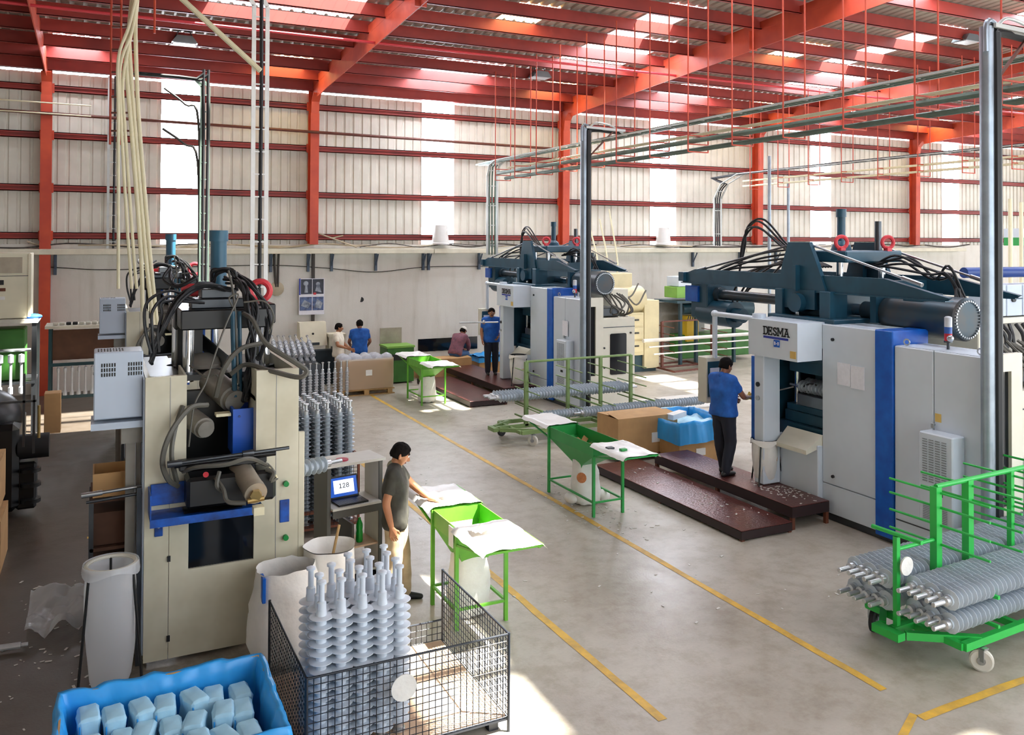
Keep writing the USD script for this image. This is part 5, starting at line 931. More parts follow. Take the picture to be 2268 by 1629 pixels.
# console and crate at the workers' place
cn = thing('console', 'cream control console on the dark crate below the poster', 'console', (4.9, 22.9, .8)); obj('body', MB().prism([(22.9, .98), (23.4, .98), (23.4, 1.6), (23.1, 1.6)], 4.9, 5.62, 'x'), 'cream', cn); obj('lock', MB().cyl((5.24, 22.96, 1.3), (5.24, 22.98, 1.3), .03, n=10), 'black', cn); obj('grille', MB().box(4.93, 5.4, 22.88, 22.9, 1.0, 1.07), 'dark_steel', cn)
solo('small_desk', MB().box(5.66, 6.1, 22.85, 23.3, 0, 1.2).box(5.64, 6.12, 22.83, 23.3, 1.2, 1.28), 'cream', 'small cream desk box beside the console', 'desk')
dc = thing('dark_crate', 'dark mesh-fronted crate under the cream console', 'crate', (4.75, 22.2, 0))
for a in ((4.75, 5.75, 22.25, 22.29, .02, .95), (4.75, 4.79, 22.29, 23.5, .02, .95), (5.71, 5.75, 22.29, 23.5, .02, .95)): obj('side', MB().box(*a), 'crate_dark', dc)
for z in (.3, .93): obj('rim', MB().box(4.73, 5.77, 22.22, 22.25, z, z+.04), 'dark_steel', dc)
sp = [(4.42+.155*i, 20.3+.02*i, 0) for i in range(8)]
fill(lambda l, g_: post_insulator('silver_insulator', l, g_, 9, .065, .06, .05, 12, 'ins_silver', .22), sp, [f'silver insulator standing left of the wrapped box, {ring_name(i)} from the left' for i in range(8)], 'standing silver insulators')
rg = random.Random(12); r0_ = stage.GetPrimAtPath('/World/silver_insulator')
solo('stack_rack', MB().box(3.9, 5.0, 21.0, 21.8, 0, .75), 'dark_steel', 'low dark rack under the heap of tilted silver insulators', 'rack')
for k in range(14):
    p = thing('silver_insulator', f'tilted silver insulator left of the console, {"upper" if k >= 7 else "lower"} layer, {ring_name(k % 7)} from the left', 'insulator', (3.95+.15*(k % 7), 21.1+.05*(k % 2), .80+.16*(k//7)), 0, 'tilted silver insulators'); UsdGeom.Xformable(p).AddRotateXOp().Set(-62.+rg.uniform(-6, 6)); p.GetReferences().AddInternalReference(r0_.GetPath()); p.SetInstanceable(True)
# wrapped box of bagged insulators on its pallet
pl = thing('pallet', 'light wooden pallet under the film-wrapped cardboard box', 'pallet', (5.33, 20.45, 0))
for k in range(5): obj('deck_board', MB().box(5.30, 6.72, 20.42+.13*k+.0, 20.53+.13*k, .12, .142, .003), 'wood', pl)
for x in (5.38, 6.0, 6.6):
    for y in (20.46, 20.98): obj('block', MB().box(x-.06, x+.06, y-.04, y+.06, .02, .12), 'wood', pl)
for y in (20.46, 20.98): obj('bottom_board', MB().box(5.3, 6.72, y-.05, y+.06, 0, .02), 'wood', pl)
wb_ = carton('cardboard box wrapped in clear film on a wooden pallet near the back wall', 5.36, 6.68, 20.46, 21.02, .145, .86, True, name='wrapped_box')
obj('label', MB().box(5.98, 6.14, 20.44, 20.459, .48, .62), 'label_white', wb_)
n = 60; u = np.linspace(0, 4, n, endpoint=False); P_ = np.array([[(5.35+1.34*(q-int(q)), 20.45), (6.69, 20.45+.58*(q-int(q))), (6.69-1.34*(q-int(q)), 21.03), (5.35, 21.03-.58*(q-int(q)))][int(q)] for q in u]); cc = P_.mean(0)
rows_ = [np.c_[cc+(P_-cc)*(1+.02*(meshkit.fbm(np.c_[P_*5, np.full(n, z*9)], 3, 2)[:, None])), np.full(n, z)] for z in np.linspace(.15, .9, 9)]
obj('film', MB().grid(np.array(rows_), closed=True), 'wrap', wb_, True)
obj('packing', MB().box(5.38, 6.66, 20.48, 21.0, .6, .66), 'card', wb_)
film('bag_clear', 'e4e6ec', .25, .12); TWOSIDED.add('bag_clear'); rg = random.Random(3)
for k in range(9):
    x, y = 5.52+.26*(k % 5)+rg.uniform(-.03, .03), 20.62+.22*(k//5); v = trimesh.creation.icosphere(3, 1.); w = v.vertices*(1+.25*(meshkit.fbm(v.vertices*2.2+k, 3, k)[:, None]-.5))*[.16, .14, .15]+[x, y, .86]
    g_ = thing('bagged_insulator', f'clear bag of silver fittings in the wrapped box, {"front" if k < 5 else "rear"} row, {ring_name(k % 5)} from the left', 'bag', (x, y, .75), 0, 'bags in the wrapped box')
    obj('plastic_bag', MB().add(w, v.faces), 'bag_clear', g_, True); obj('fitting', MB().lathe([(0, -.1), (.06, -.1), (.06, .0), (.03, .02), (.03, .1), (0, .1)], (x, y, .82), (.3, .5, .6), 12), 'chrome', g_)
gb = thing('green_cabinet', 'dark green metal cabinet right of the wrapped pallet box', 'cabinet', (6.95, 21.7, 0)); obj('body', MB().box(6.95, 7.7, 21.75, 22.4, .03, .95, .01), 'green_old', gb); obj('dark_panel', MB().box(7.0, 7.55, 21.74, 21.751, .62, .78), 'black', gb); obj('fresh_top', MB().box(6.93, 7.72, 21.73, 22.42, .95, 1.0), 'green_fresh', gb)
solo('grey_board', MB().box(6.98, 7.6, 22.5, 22.53, 0, 1.42), 'cyl_beige', 'grey-brown board leaning behind the green cabinet', 'board')
lbx = carton('long low cardboard box that the person in jeans sits on', 8.0, 9.55, 22.1, 22.7, 0, .52, name='cardboard_box')
b2 = carton('cardboard box covered by a blue plastic sheet behind the middle platform', 9.9, 11.0, 22.35, 23.1, 0, .42, True); liner(b2, 9.9, 11.0, 22.35, 23.1, .44, .12, 9, amp=.06)
obj('cover', MB().add(*rag_(9.85, 11.05, 22.3, 23.15, .42, .16, 5, 18)), 'blue_bag', b2, True)
wr = thing('long_white_rod', 'long pale rod running from the middle machine over the seated person', 'rod', (8.9, 20.2, 1.6)); obj('rod', MB().cyl((9.28, 19.75, 1.74), (8.55, 20.6, 1.68), .02, n=10), 'ins_silver', wr); obj('clamp', MB().cyl((9.0, 20.05, 1.69), (9.03, 20.1, 1.75), .04, n=10), 'steel', wr)
# brown rack with pale rods
rk = thing('rod_rack', 'brown steel rack with arms behind the middle of the hall, pale rods on it', 'rack', (14.9, 20.0, 0))
for p, q in (((14.85, 19.75), (16.4, 19.95)), ((14.95, 21.2), (16.5, 21.3)), ((14.85, 19.75), (14.95, 21.2)), ((16.4, 19.95), (16.5, 21.3))): obj('base_bar', MB().bar((*p, .1), (*q, .1), .05), 'brown_steel', rk)
for x, y in ((15.05, 20.6), (17.0, 20.7)): obj('post', MB().box(x-.035, x+.035, y-.035, y+.035, 0.1, 1.45), 'brown_steel', rk)
obj('top_bar', MB().bar((15.05, 20.6, 1.45), (17.0, 20.7, 1.45), .04), 'brown_steel', rk); obj('base_bar', MB().bar((15.05, 20.6, .1), (17.0, 20.7, .1), .05), 'brown_steel', rk)
for z in (.4, .62, .85, 1.1, 1.32):
    for x in (15.05, 17.0): obj('arm', MB().cyl((x, 20.0, z), (x, 21.2, z+.02), .012, n=6), 'rust', rk)
for k, (z, y, r) in enumerate(((.95, 20.35, .055), (.78, 20.2, .022), (.58, 20.1, .022))): solo('pale_rod', MB().cyl((14.2+.1*k, y, z), (19.4, y+.2, z), r, n=10), 'eye_white', f'long pale rod on the brown rack, {["top thick", "middle", "lowest"][k]} one', 'rod')
for k in range(2): solo('floor_board', MB().box(10.7+1.5*k, 12.1+1.5*k, 15.6, 17.0, .003, .03), 'light_foam', f'pale flat board on the floor behind the big brown box, {"left" if k == 0 else "right"} one', 'board')
# machines in the background
bm = thing('beige_machine', 'old beige machine with drawers behind the middle moulding machine', 'machine', (13.0, 20.6, 0))
obj('cabinet', MB().box(13.1, 14.4, 20.6, 21.4, .5, 1.75, .01), 'beige_old', bm); obj('tall_cabinet', MB().box(14.42, 14.95, 20.6, 21.4, .1, 2.1, .01), 'beige_old', bm); obj('base', MB().box(13.1, 14.9, 20.7, 21.4, 0, .5), 'teal_dark', bm)
for z0 in (.6, .98, 1.36):
    d_ = obj('drawer', MB().box(13.9, 14.35, 20.575, 20.6, z0, z0+.33, .006), 'beige_old', bm); obj('handle', MB().box(14.05, 14.2, 20.55, 20.575, z0+.16, z0+.2), 'black', d_)
obj('motor_housing', MB().cyl((13.3, 21.0, 2.1), (14.5, 21.0, 2.1), .42, n=24), 'beige_old', bm); obj('valve_block', MB().box(12.9, 14.2, 20.9, 21.3, 2.45, 2.9, .02), 'beige_old', bm)
hose_parts(bm, [[(13.0, 20.7, 2.6), (13.3, 20.4, 2.2), (13.8, 20.4, 2.25), (14.2, 20.6, 2.6)], [(13.0, 20.7, 2.1), (13.5, 20.4, 2.35), (14.0, 20.4, 2.0), (14.4, 20.5, 2.4)]], 'hose_grey', .025)
gm = thing('green_machine', 'green and dark teal machine with white top behind the near right machine', 'machine', (14.3, 18.6, 0))
obj('top_box', MB().box(14.2, 15.9, 18.9, 19.5, 2.45, 2.75, .01), 'machine_white', gm); obj('green_body', MB().box(14.1, 15.9, 18.85, 19.5, 2.1, 2.44, .01), 'green_fresh', gm)
for k in range(7): obj('louver', MB().torus((14.75+.17*k, 18.86, 2.27), .12, .018, (1, .2, 0), 14, 6), 'green_fresh', gm)
obj('table', MB().box(14.0, 16.5, 18.7, 19.9, 1.95, 2.02), 'teal_dark', gm)
for x in (14.3, 14.9, 16.4): obj('leg', MB().box(x-.04, x+.04, 18.9, 19.0, 0, 1.95), 'teal_dark', gm)
obj('pipe', MB().cyl((14.6, 19.3, 1.72), (16.5, 19.3, 1.72), .17, n=18), 'teal_dark', gm); obj('drum', MB().cyl((15.6, 19.3, 1.7), (17.2, 19.2, 1.7), .36, n=22), 'teal_dark', gm)
hz = obj('hazard_box', MB().box(14.75, 15.2, 19.2, 19.6, .7, 1.5), 'yellow_black', gm)
for k in range(5): obj('stripe', MB().prism([(14.75+.09*k, 1.34), (14.79+.09*k, 1.34), (14.83+.09*k, 1.5), (14.79+.09*k, 1.5)], 19.19, 19.2), 'black', hz)
obj('green_base', MB().box(14.6, 17.5, 19.3, 20.2, .15, .9, .02), 'green_old', gm); obj('rear_panel', MB().box(13.9, 16.0, 19.9, 19.95, .3, 1.9), 'cyl_grey', gm)
place(gm, (16.1, 20.75, 0))
fm = thing('valve_machine', 'grey valve-panel machine with hanging hoses at the far right edge', 'machine', (13.2, 9.0, 0))
for k in range(4): p_ = obj('valve_panel', MB().box(13.15+.42*k, 13.55+.42*k, 9.0, 9.4, 2.62, 3.14, .01), 'cab_grey', fm); obj('knob', MB().cyl((13.3+.42*k, 8.97, 2.9), (13.3+.42*k, 9.0, 2.9), .05, n=12), 'black', p_)
obj('bed', MB().box(12.9, 15.0, 8.9, 9.6, 2.52, 2.6), 'machine_cream', fm); obj('body', MB().box(12.9, 15.0, 9.2, 10.0, 0, 2.5), 'cyl_grey', fm); obj('upper_bar', MB().cyl((12.9, 9.3, 3.34), (15.2, 9.1, 3.34), .09, n=14), 'navy', fm)
rg = random.Random(6); hose_parts(fm, [[(13.1+.17*k, 8.88, 2.5), (13.1+.17*k+rg.uniform(-.1, .1), 8.75, 2.3), (13.0+.17*k+rg.uniform(-.2, .2), 8.8, 1.95), (13.2+.1*k, 9.1, 1.8)] for k in range(8)], 'hose_black', .03)
ec = thing('cream_cabinet', 'cream electric cabinet right of the steel pole at the right edge', 'cabinet', (10.0, 6.5, 0)); obj('body', MB().box(10.68, 11.6, 6.3, 7.2, .05, 2.16, .01), 'beige_old', ec); obj('hinge', MB().box(10.69, 10.73, 6.285, 6.3, 1.72, 1.8), 'black', ec); obj('window', MB().box(11.0, 11.3, 6.285, 6.3, .9, 1.7), 'dark_glass', ec)
wt = thing('white_tank', 'white rounded tank on the floor beside the right edge', 'tank', (10.0, 6.3, 0)); obj('tank', MB().box(9.78, 10.14, 6.05, 6.4, .75, 1.18, .03), 'white_plastic', wt); obj('lid', MB().prism(sbox(9.77, 6.04, 10.16, 6.42).buffer(.02), 1.185, 1.3, 'z'), 'white_plastic', wt); obj('stand', MB().box(9.82, 10.1, 6.1, 6.36, 0, .745), 'cyl_grey', wt)
# ================================================================ LEFT EDGE
tc = thing('tall_cabinet', 'tall cream cabinet with dark window on a bench at the left edge', 'cabinet', (-1.7, 18.5, 2.34)); obj('body', MB().box(-2.3, -1.16, 18.5, 19.3, 2.34, 3.58, .012), 'cream', tc); obj('window', MB().box(-1.95, -1.3, 18.485, 18.5, 3.2, 3.5), 'cyl_beige', tc); obj('seam', MB().box(-2.2, -1.2, 18.49, 18.5, 3.14, 3.15), 'dark_steel', tc); obj('emblem', MB().box(-1.68, -1.6, 18.485, 18.5, 2.98, 3.07), 'black', tc); obj('red_sign', MB().box(-1.72, -1.57, 18.485, 18.5, 2.86, 2.92), 'rust', tc); obj('plate', MB().box(-1.7, -1.58, 18.485, 18.5, 2.7, 2.76), 'label_white', tc); obj('side_strip', MB().box(-1.2, -1.15, 18.48, 18.5, 2.36, 3.56), 'cream', tc)
bh = thing('bench', 'dark bench under the tall cream cabinet', 'bench', (-1.7, 18.4, 0)); obj('top', MB().box(-2.4, -1.02, 18.3, 19.4, 2.26, 2.33), 'dirty_white', bh)
for x in (-2.3, -1.08):
    for y in (18.36, 19.3): obj('leg', MB().box(x-.04, x+.04, y-.04, y+.04, 0, 2.26), 'dark_steel', bh)
obj('lower_shelf', MB().box(-2.4, -1.06, 18.3, 19.4, 1.12, 1.16), 'dark_steel', bh)
solo('green_tank', MB().box(-2.35, -1.25, 18.5, 19.2, 1.17, 2.14, .02), 'green_old', 'green metal tank under the bench at the left edge', 'tank')
solo('blue_cloth', MB().ball((-1.12, 18.6, 2.36), .16, 2, (1, .8, .35)), 'cloth_blue', 'bright blue cloth lying on the bench beside the tall cream cabinet', 'cloth')
rl = obj('rail', MB().cyl((-2.3, 18.15, 1.78), (-1.12, 18.15, 1.78), .03, n=8), 'galv', bh)
pr_ = None
for k in range(5):
    lab = f'pale rod hanging in front of the green tank, {ring_name(k)} from the left'; L_ = (-1.95+.17*k, 18.1, .98)
    if pr_ is None:
        pr_ = thing('hanging_rod', lab, 'rod', L_, 0, 'rods before the green tank'); x, y, z = L_; obj('rod', MB().lathe([(0, 0), (.04, 0), (.04, .12), (.025, .14), (.025, .56), (.05, .58), (.05, .72), (0, .74)], (x, y, z), n=12), 'ins_silver', pr_)
    else: dup(pr_, lab, L_)
rt = thing('rack_trolley', 'dark green wheeled rack of rods right of the leftmost red column', 'trolley', (-.4, 21.5, 0))
for x in (-.95, .38):
    for y in (21.3, 22.0): obj('post', MB().box(x-.03, x+.03, y-.03, y+.03, .18, 1.85), 'teal_dark', rt)
obj('top_tray', MB().box(-1.05, .48, 21.2, 22.1, 1.86, 1.92), 'dirty_white', rt); obj('dark_panel', MB().box(-.9, .36, 21.34, 21.37, 1.15, 1.82), 'card_dark', rt)
for z in (.3, 1.02): obj('rail', MB().box(-.97, .42, 21.26, 21.31, z, z+.07), 'teal_dark', rt)
for x in (-.85, .3): caster(rt, (x, 21.35, .09), .09, 'black', .3)
rr_ = None
for k in range(9):
    lab = f'silver rod standing in the dark green rack, {ring_name(k)} from the left'; L_ = (-.78+.135*k, 21.24, .38)
    if rr_ is None:
        rr_ = thing('rack_rod', lab, 'rod', L_, 0, 'rods in the dark green rack'); x, y, z = L_; obj('rod', MB().lathe([(0, 0), (.045, 0), (.045, .06), (.03, .1), (.022, .12), (.022, .5), (.035, .54), (.035, .6), (.02, .62), (0, .64)], (x, y, z), n=10), 'ins_silver', rr_)
    else: dup(rr_, lab, L_)
for k in range(10): solo('small_mould', MB().box(-.9+.13*k, -.8+.13*k, 21.35, 21.5, 1.925, 1.985, .01), 'dirty_white' if k not in (2, 3) else 'oil_black', f'small block on top of the dark green rack, {ring_name(k)} from the left', 'block', 'blocks on the rack')
dm = thing('compressor', 'black greasy pump machine at the left edge with a round motor', 'machine', (-1.2, 13.5, 0))
obj('body', MB().box(-2.2, -.96, 13.4, 14.8, .1, 1.3, .08), 'oil_black', dm); obj('dome', MB().ball((-1.5, 14.0, 1.3), .5, 3, (1.1, 1, .9)), 'oil_black', dm); obj('motor', MB().cyl((-.98, 13.6, .95), (-.6, 13.6, .95), .17, n=22), 'black_rubber', dm); obj('pump', MB().box(-1.0, -.75, 13.5, 13.8, .1, .75, .03), 'oil_black', dm)
for z in (.2, .42, .62): obj('flange', MB().cyl((-.82, 13.5, z), (-.82, 13.5, z+.05), .13, n=14), 'oil_black', dm)
obj('frame', MB().bar((-1.3, 13.35, 1.62), (-.75, 13.35, 1.62), .03).bar((-.78, 13.35, .9), (-.78, 13.35, 1.7), .03).bar((-.9, 13.35, 1.0), (-.9, 13.35, 2.0), .03), 'dark_steel', dm); obj('brass_rods', MB().cyl((-.72, 13.38, 1.1), (-.72, 13.38, 1.55), .02), 'brass', dm)
solo('pump_box', MB().box(-.72, -.5, 14.6, 14.9, .9, 1.5), 'card', 'small brown box standing behind the black pump machine', 'box')
carton('upper cardboard box in the stack at the left edge', -1.9, -1.02, 11.5, 12.3, .66, 1.22); carton('lower cardboard box in the stack at the left edge', -1.9, -.98, 11.3, 12.2, 0, .6)
bk = thing('parts_bench', 'brown wooden side rack left of the near machine, under an open carton', 'rack', (-.1, 9.0, 0))
for z in (.52, .95, 1.4): obj('shelf', MB().box(-.05, .33, 8.75, 9.4, z, z+.03), 'card_dark', bk)
for x in (-.04, .31):
    for y in (8.77, 9.37): obj('post', MB().box(x-.02, x+.02, y-.02, y+.02, 0, 1.4), 'dark_steel', bk)
for z in (.56, .99): obj('crate', MB().box(-.02, .28, 8.8, 9.3, z, z+.3), 'card_dark', bk)
carton('open cardboard carton on the side rack left of the near machine', -.03, .32, 8.78, 9.2, 1.44, 1.66, True)
solo('plastic_film', MB().add(*rag_(-.6, .12, 9.2, 10.1, .01, .28, 14, 26)), 'clear_bag', 'crumpled translucent plastic film on the floor left of the near machine', 'film', smooth=True)
solo('silver_rod', MB().cyl((-1.2, 9.2, .05), (-.62, 9.15, .05), .03, n=12).cyl((-.62, 9.15, .05), (-.56, 9.145, .05), .018, n=10), 'ins_silver', 'silver rod end on the floor at the left edge', 'rod')
b = MB(); rs = np.random.RandomState(4)
for k in range(420):
    if k < 200: x, y = rs.uniform(-1.2, .3), rs.uniform(5.5, 11)
    elif k < 320: x, y = rs.uniform(4, 8.5), rs.uniform(6, 18)
    else: x, y = rs.normal(6.4, .35), rs.normal(10.6, .7)
    a_ = rs.uniform(0, PI); s_ = rs.uniform(.006, .03); b.obox((x, y, .004), (s_*math.cos(a_), s_*math.sin(a_), 0), (-s_*.4*math.sin(a_), s_*.4*math.cos(a_), 0), (0, 0, .002))
solo('floor_scraps', b, 'light_foam', 'pale scraps and trimmings scattered over the floor', 'scraps', kind='stuff', smooth=False)
b = MB()
for k in range(130):
    x, y = (rs.normal(8.75, .16), rs.normal(9.1, .25)) if k < 90 else (rs.uniform(7.6, 8.2), rs.uniform(8.7, 11.5)); z = .314 if x > 8.35 else .144
    if x > 8.98 or 8.26 < x < 8.36: continue
    a_ = rs.uniform(0, PI); s_ = rs.uniform(.006, .024); b.obox((x, y, z), (s_*math.cos(a_), s_*math.sin(a_), 0), (-s_*.5*math.sin(a_), s_*.5*math.cos(a_), 0), (0, 0, .002))
solo('platform_scraps', b, 'light_foam', 'white trimmings lying on the near brown platform and step', 'scraps', kind='stuff', smooth=False)
# ================================================================ OVERHEAD SERVICES
look('tray_pale', 'c3c7c4', .45, .3, var=.15); look('pole_grey', '9aa5b0', .35, .6, var=.25, scale=3); look('lamp_grey', '7d8488', .4, .4); look('pipe_green', '6f8276', .45, .3, var=.3)
def ladder_tray(name, label, path, w, wd, mat='tray_pale', step=.3, cables=3, cr=.025, cmat='hose_black'):
    """Cable ladder along a path: two side rails, rungs, cables lying in it. wd: sideways direction."""
    t = thing(name, label, 'cable tray', path[0]); p = np.array(path, float); wd = np.asarray(wd, float)
    for s in (-1, 1): 
        for a, b_ in zip(p[:-1], p[1:]): obj('side_rail', MB().bar(a+wd*s*w/2, b_+wd*s*w/2, .02, .06, wd), mat, t)
    r = MB()
    for a, b_ in zip(p[:-1], p[1:]):
        L = np.linalg.norm(b_-a); n = max(1, int(L/step))
        for k in range(n): c = a+(b_-a)*(k+.5)/n; obj('rung', MB().bar(c-wd*w/2, c+wd*w/2, .03, .02), mat, t)
    for k in range(cables):
        o = wd*(-w*.3+w*.6*k/max(1, cables-1)) if cables > 1 else wd*0; obj('cable', MB().tube(p+o+rs.normal(0, .006, p.shape), cr, 6, 3), cmat, t)
    return t
RX, RZ0 = 9.9, 6.05
ladder_tray('cable_ladder', 'pale cable ladder under the roof, dropping behind the middle moulding machine', [(RX, 3.0, RZ0), (RX, 21.0, RZ0), (RX, 21.35, RZ0-.1), (RX, 21.5, RZ0-.4), (RX, 21.5, 3.45)], .3, (1, 0, 0), step=.5, cmat='pipe_green')
for k, (dz, dx, r, mm, nm_) in enumerate(((-.2, .2, .03, 'cable_cream', 'cream'), (-.36, -.1, .045, 'pipe_green', 'upper grey-green'), (-.49, .12, .045, 'pipe_green', 'lower grey-green'))):
    solo('overhead_pipe', MB().cyl((RX+dx, 3.0, RZ0+dz), (RX+dx, 20.9, RZ0+dz), r, n=10), mm, f'{nm_} pipe below the pale cable ladder over the right-hand machines', 'pipe')
def hanger(x, y, z0, w, lab, first=[None]):
    z1 = roof_z(y)-.22
    if first[0] is None:
        t = thing('pipe_hanger', lab, 'hanger', (x, y, z0), 0, None); first[0] = t
        for s in (-1, 1): obj('rod', MB().cyl((x+s*w/2, y, z0), (x+s*w/2, y, z1), .013, n=6), 'red_steel', t)
        for zz in (0, .14, .3): obj('crossbar', MB().bar((x-w/2, y, z0+zz), (x+w/2, y, z0+zz), .03, .02), 'red_steel', t)
        return
    dup(first[0], lab, (x, y, z0))
for k in range(14): hanger(RX, 20.81-1.195*k, RZ0-.56, .46, f'red pipe hanger over the right-hand machines, {ring_name(k) if k < 10 else ["eleventh", "twelfth", "thirteenth", "fourteenth"][k-10]} from the back wall')
RX2 = 19.2
ladder_tray('cable_ladder', 'farther cable ladder under the roof at right, curving down near the fourth column', [(RX2, 6.0, 6.1), (RX2, 21.9, 6.1), (RX2-.1, 22.6, 5.8), (RX2-.15, 22.9, 5.3), (RX2-.15, 22.9, 3.7)], .3, (1, 0, 0), step=.6)
for k, dz in enumerate((-.25, -.42)): solo('overhead_pipe', MB().cyl((RX2, 6.0, 6.1+dz), (RX2, 21.8, 6.1+dz), .03, n=8), 'cable_cream', f'{["upper", "lower"][k]} pale pipe below the farther cable ladder at right', 'pipe')
h2 = [None]
for k in range(12): hanger(RX2, 21.2-1.25*k, 5.55, .46, f'red pipe hanger of the farther cable ladder, {ring_name(k) if k < 10 else ["eleventh", "twelfth"][k-10]} from the back wall', h2)
def pole(label, x, y, zt, arm):
    t = thing('service_pole', label, 'pole', (x, y, 0)); obj('pole', MB().cyl((x, y, 0), (x, y, zt), .075, n=18), 'pole_grey', t); obj('base_flange', MB().cyl((x, y, 0), (x, y, .02), .14, n=18), 'dark_steel', t)
    obj('cable_bundle', MB().tube([(x+.09, y-.05, 0), (x+.09, y-.05, 2.0), (x+.09, y-.05, zt-.4), (x+.12, y, zt-.1), (x+.3, y+.02, zt-.02), (x+arm, y+.05, zt-.04)], .06, 8, 4), 'hose_black', t)
    obj('arm', MB().bar((x, y, zt), (x+arm, y, zt-.02), .06, .05), 'tray_pale', t); obj('arm', MB().bar((x, y-.1, zt), (x+arm, y-.1, zt-.02), .03, .05), 'tray_pale', t); obj('brace', MB().bar((x, y, zt-.75), (x+arm*.75, y, zt-.04), .03), 'brown_steel', t)
    obj('bent_pipe', MB().tube([(x-.08, y-.05, zt-.3), (x-.08, y-.05, zt-.02), (x-.02, y-.05, zt+.06), (x+.1, y-.05, zt+.02)], .03, 8, 5), 'pole_grey', t)
    obj('bent_pipe', MB().tube([(x+.1, y-.05, zt), (x+.3, y-.05, zt+.12), (x+.7, y-.05, zt+.06), (x+arm, y-.05, zt-.1)], .02, 8, 5), 'tray_pale', t); return t
pp = ax(2188, 800, 9.05); pole('grey steel service pole beside the near right machine, dark cables down its side', 9.05, pp[1], ax(2175, 62, 9.05)[2], 1.0)
pp = ax(1292, 800, 9.42); pole('grey steel service pole in front of the middle moulding machine', 9.42, pp[1], ax(1292, 283, 9.42)[2], 1.0)
# lamps
lp0 = None
for k, (px, py, Y) in enumerate(((408, 92, 20.8), (1195, 168, 20.6), (2140, 88, 13.6))):
    c = ay(px, py, Y); lab = ['flat dark floodlight hanging under the roof at left', 'pale floodlight hanging under the middle of the roof', 'grey floodlight hanging under the roof at upper right'][k]
    if lp0 is None:
        lp0 = thing('floodlight', lab, 'lamp', c); x, y, z = c
        obj('housing', MB().prism([(x-.28, z-.06), (x+.28, z-.06), (x+.16, z+.1), (x-.16, z+.1)], y-.2, y+.2), 'lamp_grey', lp0); obj('glass', MB().box(x-.24, x+.24, y-.17, y+.17, z-.075, z-.06), 'lamp_clear', lp0); obj('bracket', MB().tube([(x-.2, y, z+.08), (x-.1, y, z+.24), (x+.1, y, z+.24), (x+.2, y, z+.08)], .012, 6, 4), 'dark_steel', lp0); obj('hanger', MB().cyl((x, y, z+.24), (x, y, z+.5), .008, n=6), 'dark_steel', lp0)
    else: dup(lp0, lab, c)
# sprinkler pipe under the purlins, along the hall
a, b_ = ay(585, 63, 17.9), ay(1480, 170, 17.9); solo('sprinkler_pipe', MB().cyl((-3, 17.9, (a[2]+b_[2])/2), (34, 17.9, (a[2]+b_[2])/2), .03, n=10), 'red_eye', 'thin red pipe running along the hall under the purlins', 'pipe')
b = MB()
for (z, w) in ((7.12, 23.7),): solo('wall_pipe', MB().cyl((-3, WY-.42, 6.95), (13.2, WY-.42, 6.78), .04, n=8), 'brown_steel', 'brown pipe along the upper back wall', 'pipe')
for k, z in enumerate((7.18, 6.92)): solo('tie_pipe', MB().cyl((-4, WY-.6, z), (-.2, WY-.6, z-.02), .018, n=6), 'cable_cream', f'thin cream conduit at the upper left, {["upper", "lower"][k]} one', 'conduit')
# left row: cream drop hoses, ladders
for k, pts in enumerate((((300, 0), (285, 60), (262, 130), (262, 250), (262, 420), (262, 600), (262, 640)), ((303, 0), (292, 70), (266, 150), (270, 300), (283, 520), (292, 640)), ((305, 0), (290, 80), (272, 180), (278, 300), (296, 560), (303, 640)), ((296, 0), (283, 90), (280, 150), (292, 300), (312, 560), (316, 690)), ((292, 0), (286, 70), (290, 160), (300, 300), (322, 560), (340, 720)), ((304, 0), (300, 60), (304, 200), (310, 300), (330, 540), (348, 720)))):
    Y = 14.6+.06*k; solo('drop_hose', MB().tube([ay(x, y, Y) for x, y in pts], .032 if k > 2 else .024, 8, 5), 'cable_cream', f'cream hose dropping from the roof to the rear left machine, {ring_name(k)} from the left', 'hose', 'cream drop hoses')
def vtray(label, px, Y, z0, z1, w=.22, mat='tray_pale', top=None, cables=2):
    c = ay(px, 533, Y); return ladder_tray('cable_ladder', label, [(c[0], Y, z0), (c[0], Y, z1)]+(top or []), w, (1, 0, 0), mat, .32, cables, .03)
vtray('upright cable ladder against the back wall behind the cream hoses', 251, 23.75, 3.61, 8.0, .26, 'tray_pale', None, 1)
c = ay(574, 533, 12.6); vtray('upright cable ladder behind the near left machine, with black cables inside', 574, 12.6, 3.0, 7.25, .19, 'white_plastic', [(c[0]-.1, 12.6, 7.42), (c[0]-1.0, 12.6, 7.5)], 1)
c = ay(452, 533, 16.9); vtray('upright dark cable ladder in front of the leftmost bright wall strip', 452, 16.9, 2.9, 6.75, .12, 'pipe_green', [(c[0]-.12, 16.9, 6.88), (c[0]-1.3, 16.9, 6.9)])
for k, (p, q) in enumerate((((364, 195), (440, 275)), ((360, 285), (438, 360)))): solo('slack_cable', MB().tube([ay(*p, 16.95), ay((p[0]+q[0])/2+8, (p[1]+q[1])/2-4, 16.95), ay(*q, 16.95), ay(440, 640, 16.95)], .022, 6, 5), 'cable_dark', f'slack dark cable in front of the leftmost bright wall strip, {["upper", "lower"][k]} one', 'cable')
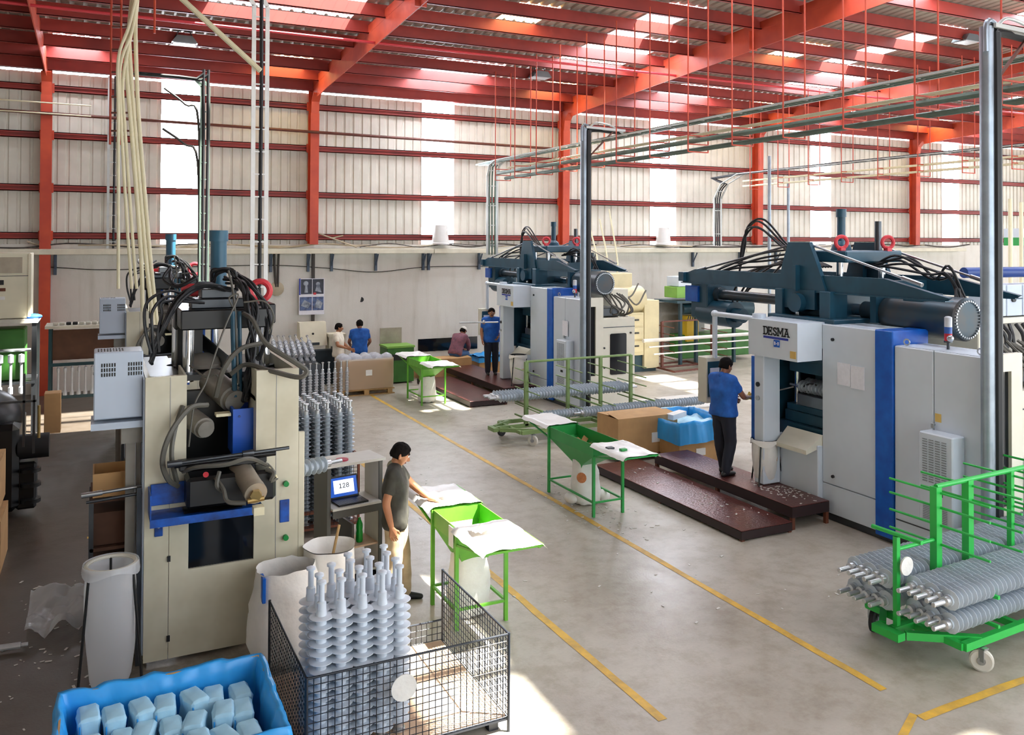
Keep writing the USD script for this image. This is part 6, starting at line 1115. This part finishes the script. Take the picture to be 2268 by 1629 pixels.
solo('diagonal_pipe', MB().cyl(ay(400, -5, 12.7), ay(577, 157, 12.5), .04, n=10), 'cable_cream', 'cream pipe slanting down to the upright ladder at upper left', 'pipe')
cx = ay(280, 100, 15.3); dz_ = thing('hose_gantry', 'red and dark upright frame carrying the cream hoses at upper left', 'frame', (cx[0], 15.3, 5.5))
for px in (246, 268, 300, 342):
    x = ay(px, 100, 15.3)[0]; obj('rod', MB().cyl((x, 15.3, 5.4 if px < 300 else 7.3), (x, 15.3, roof_z(15.3)-.2), .02, n=6), 'red_steel', dz_)
for y_ in (20, 60, 110, 160, 215, 250, 290): a = ay(246, y_, 15.3); b_ = ay(300, y_, 15.3); obj('crossbar', MB().bar(a, b_, .03), 'brown_steel', dz_)
# right side: uprights in the distance
for k, (px, Y, zt, zb) in enumerate(((1704, 20.0, 6.5, 0), (1746, 22.5, 5.9, 0), (2238, 13.0, 4.9, 0.0), (2262, 14.0, 4.9, 0.0))):
    x = ay(px, 500, Y)[0]; solo('thin_post', MB().cyl((x, Y, zb), (x, Y, zt), .05, n=10), 'pole_grey' if k < 2 else 'cable_cream', f'thin upright post in the right background, {ring_name(k)} from the left', 'post')
# warm-coloured drop hoses beyond the middle machine
for k in range(3): solo('drop_conduit', MB().tube([(13.1+.35*k, 21.1, 2.9), (13.15+.35*k, 21.2, 3.4), (13.1+.33*k, 21.5, 4.2+.3*k)], .025, 8, 4), 'cable_cream', f'cream conduit dropping to the beige machine, {ring_name(k)} from the left', 'conduit')
gx = ay(2254, 525, 16.0); gu = thing('high_unit', 'green and white box unit high on the wall at the far right edge', 'unit', gx); obj('white_top', MB().box(gx[0]-.2, gx[0]+1.0, 15.8, 16.3, gx[2]-.02, gx[2]+.25), 'machine_white', gu); obj('green_body', MB().box(gx[0]-.2, gx[0]+1.0, 15.8, 16.3, gx[2]-.26, gx[2]-.021), 'green_mid', gu); obj('stand', MB().box(gx[0]+.3, gx[0]+.45, 16.0, 16.15, 0, gx[2]-.26), 'pole_grey', gu)
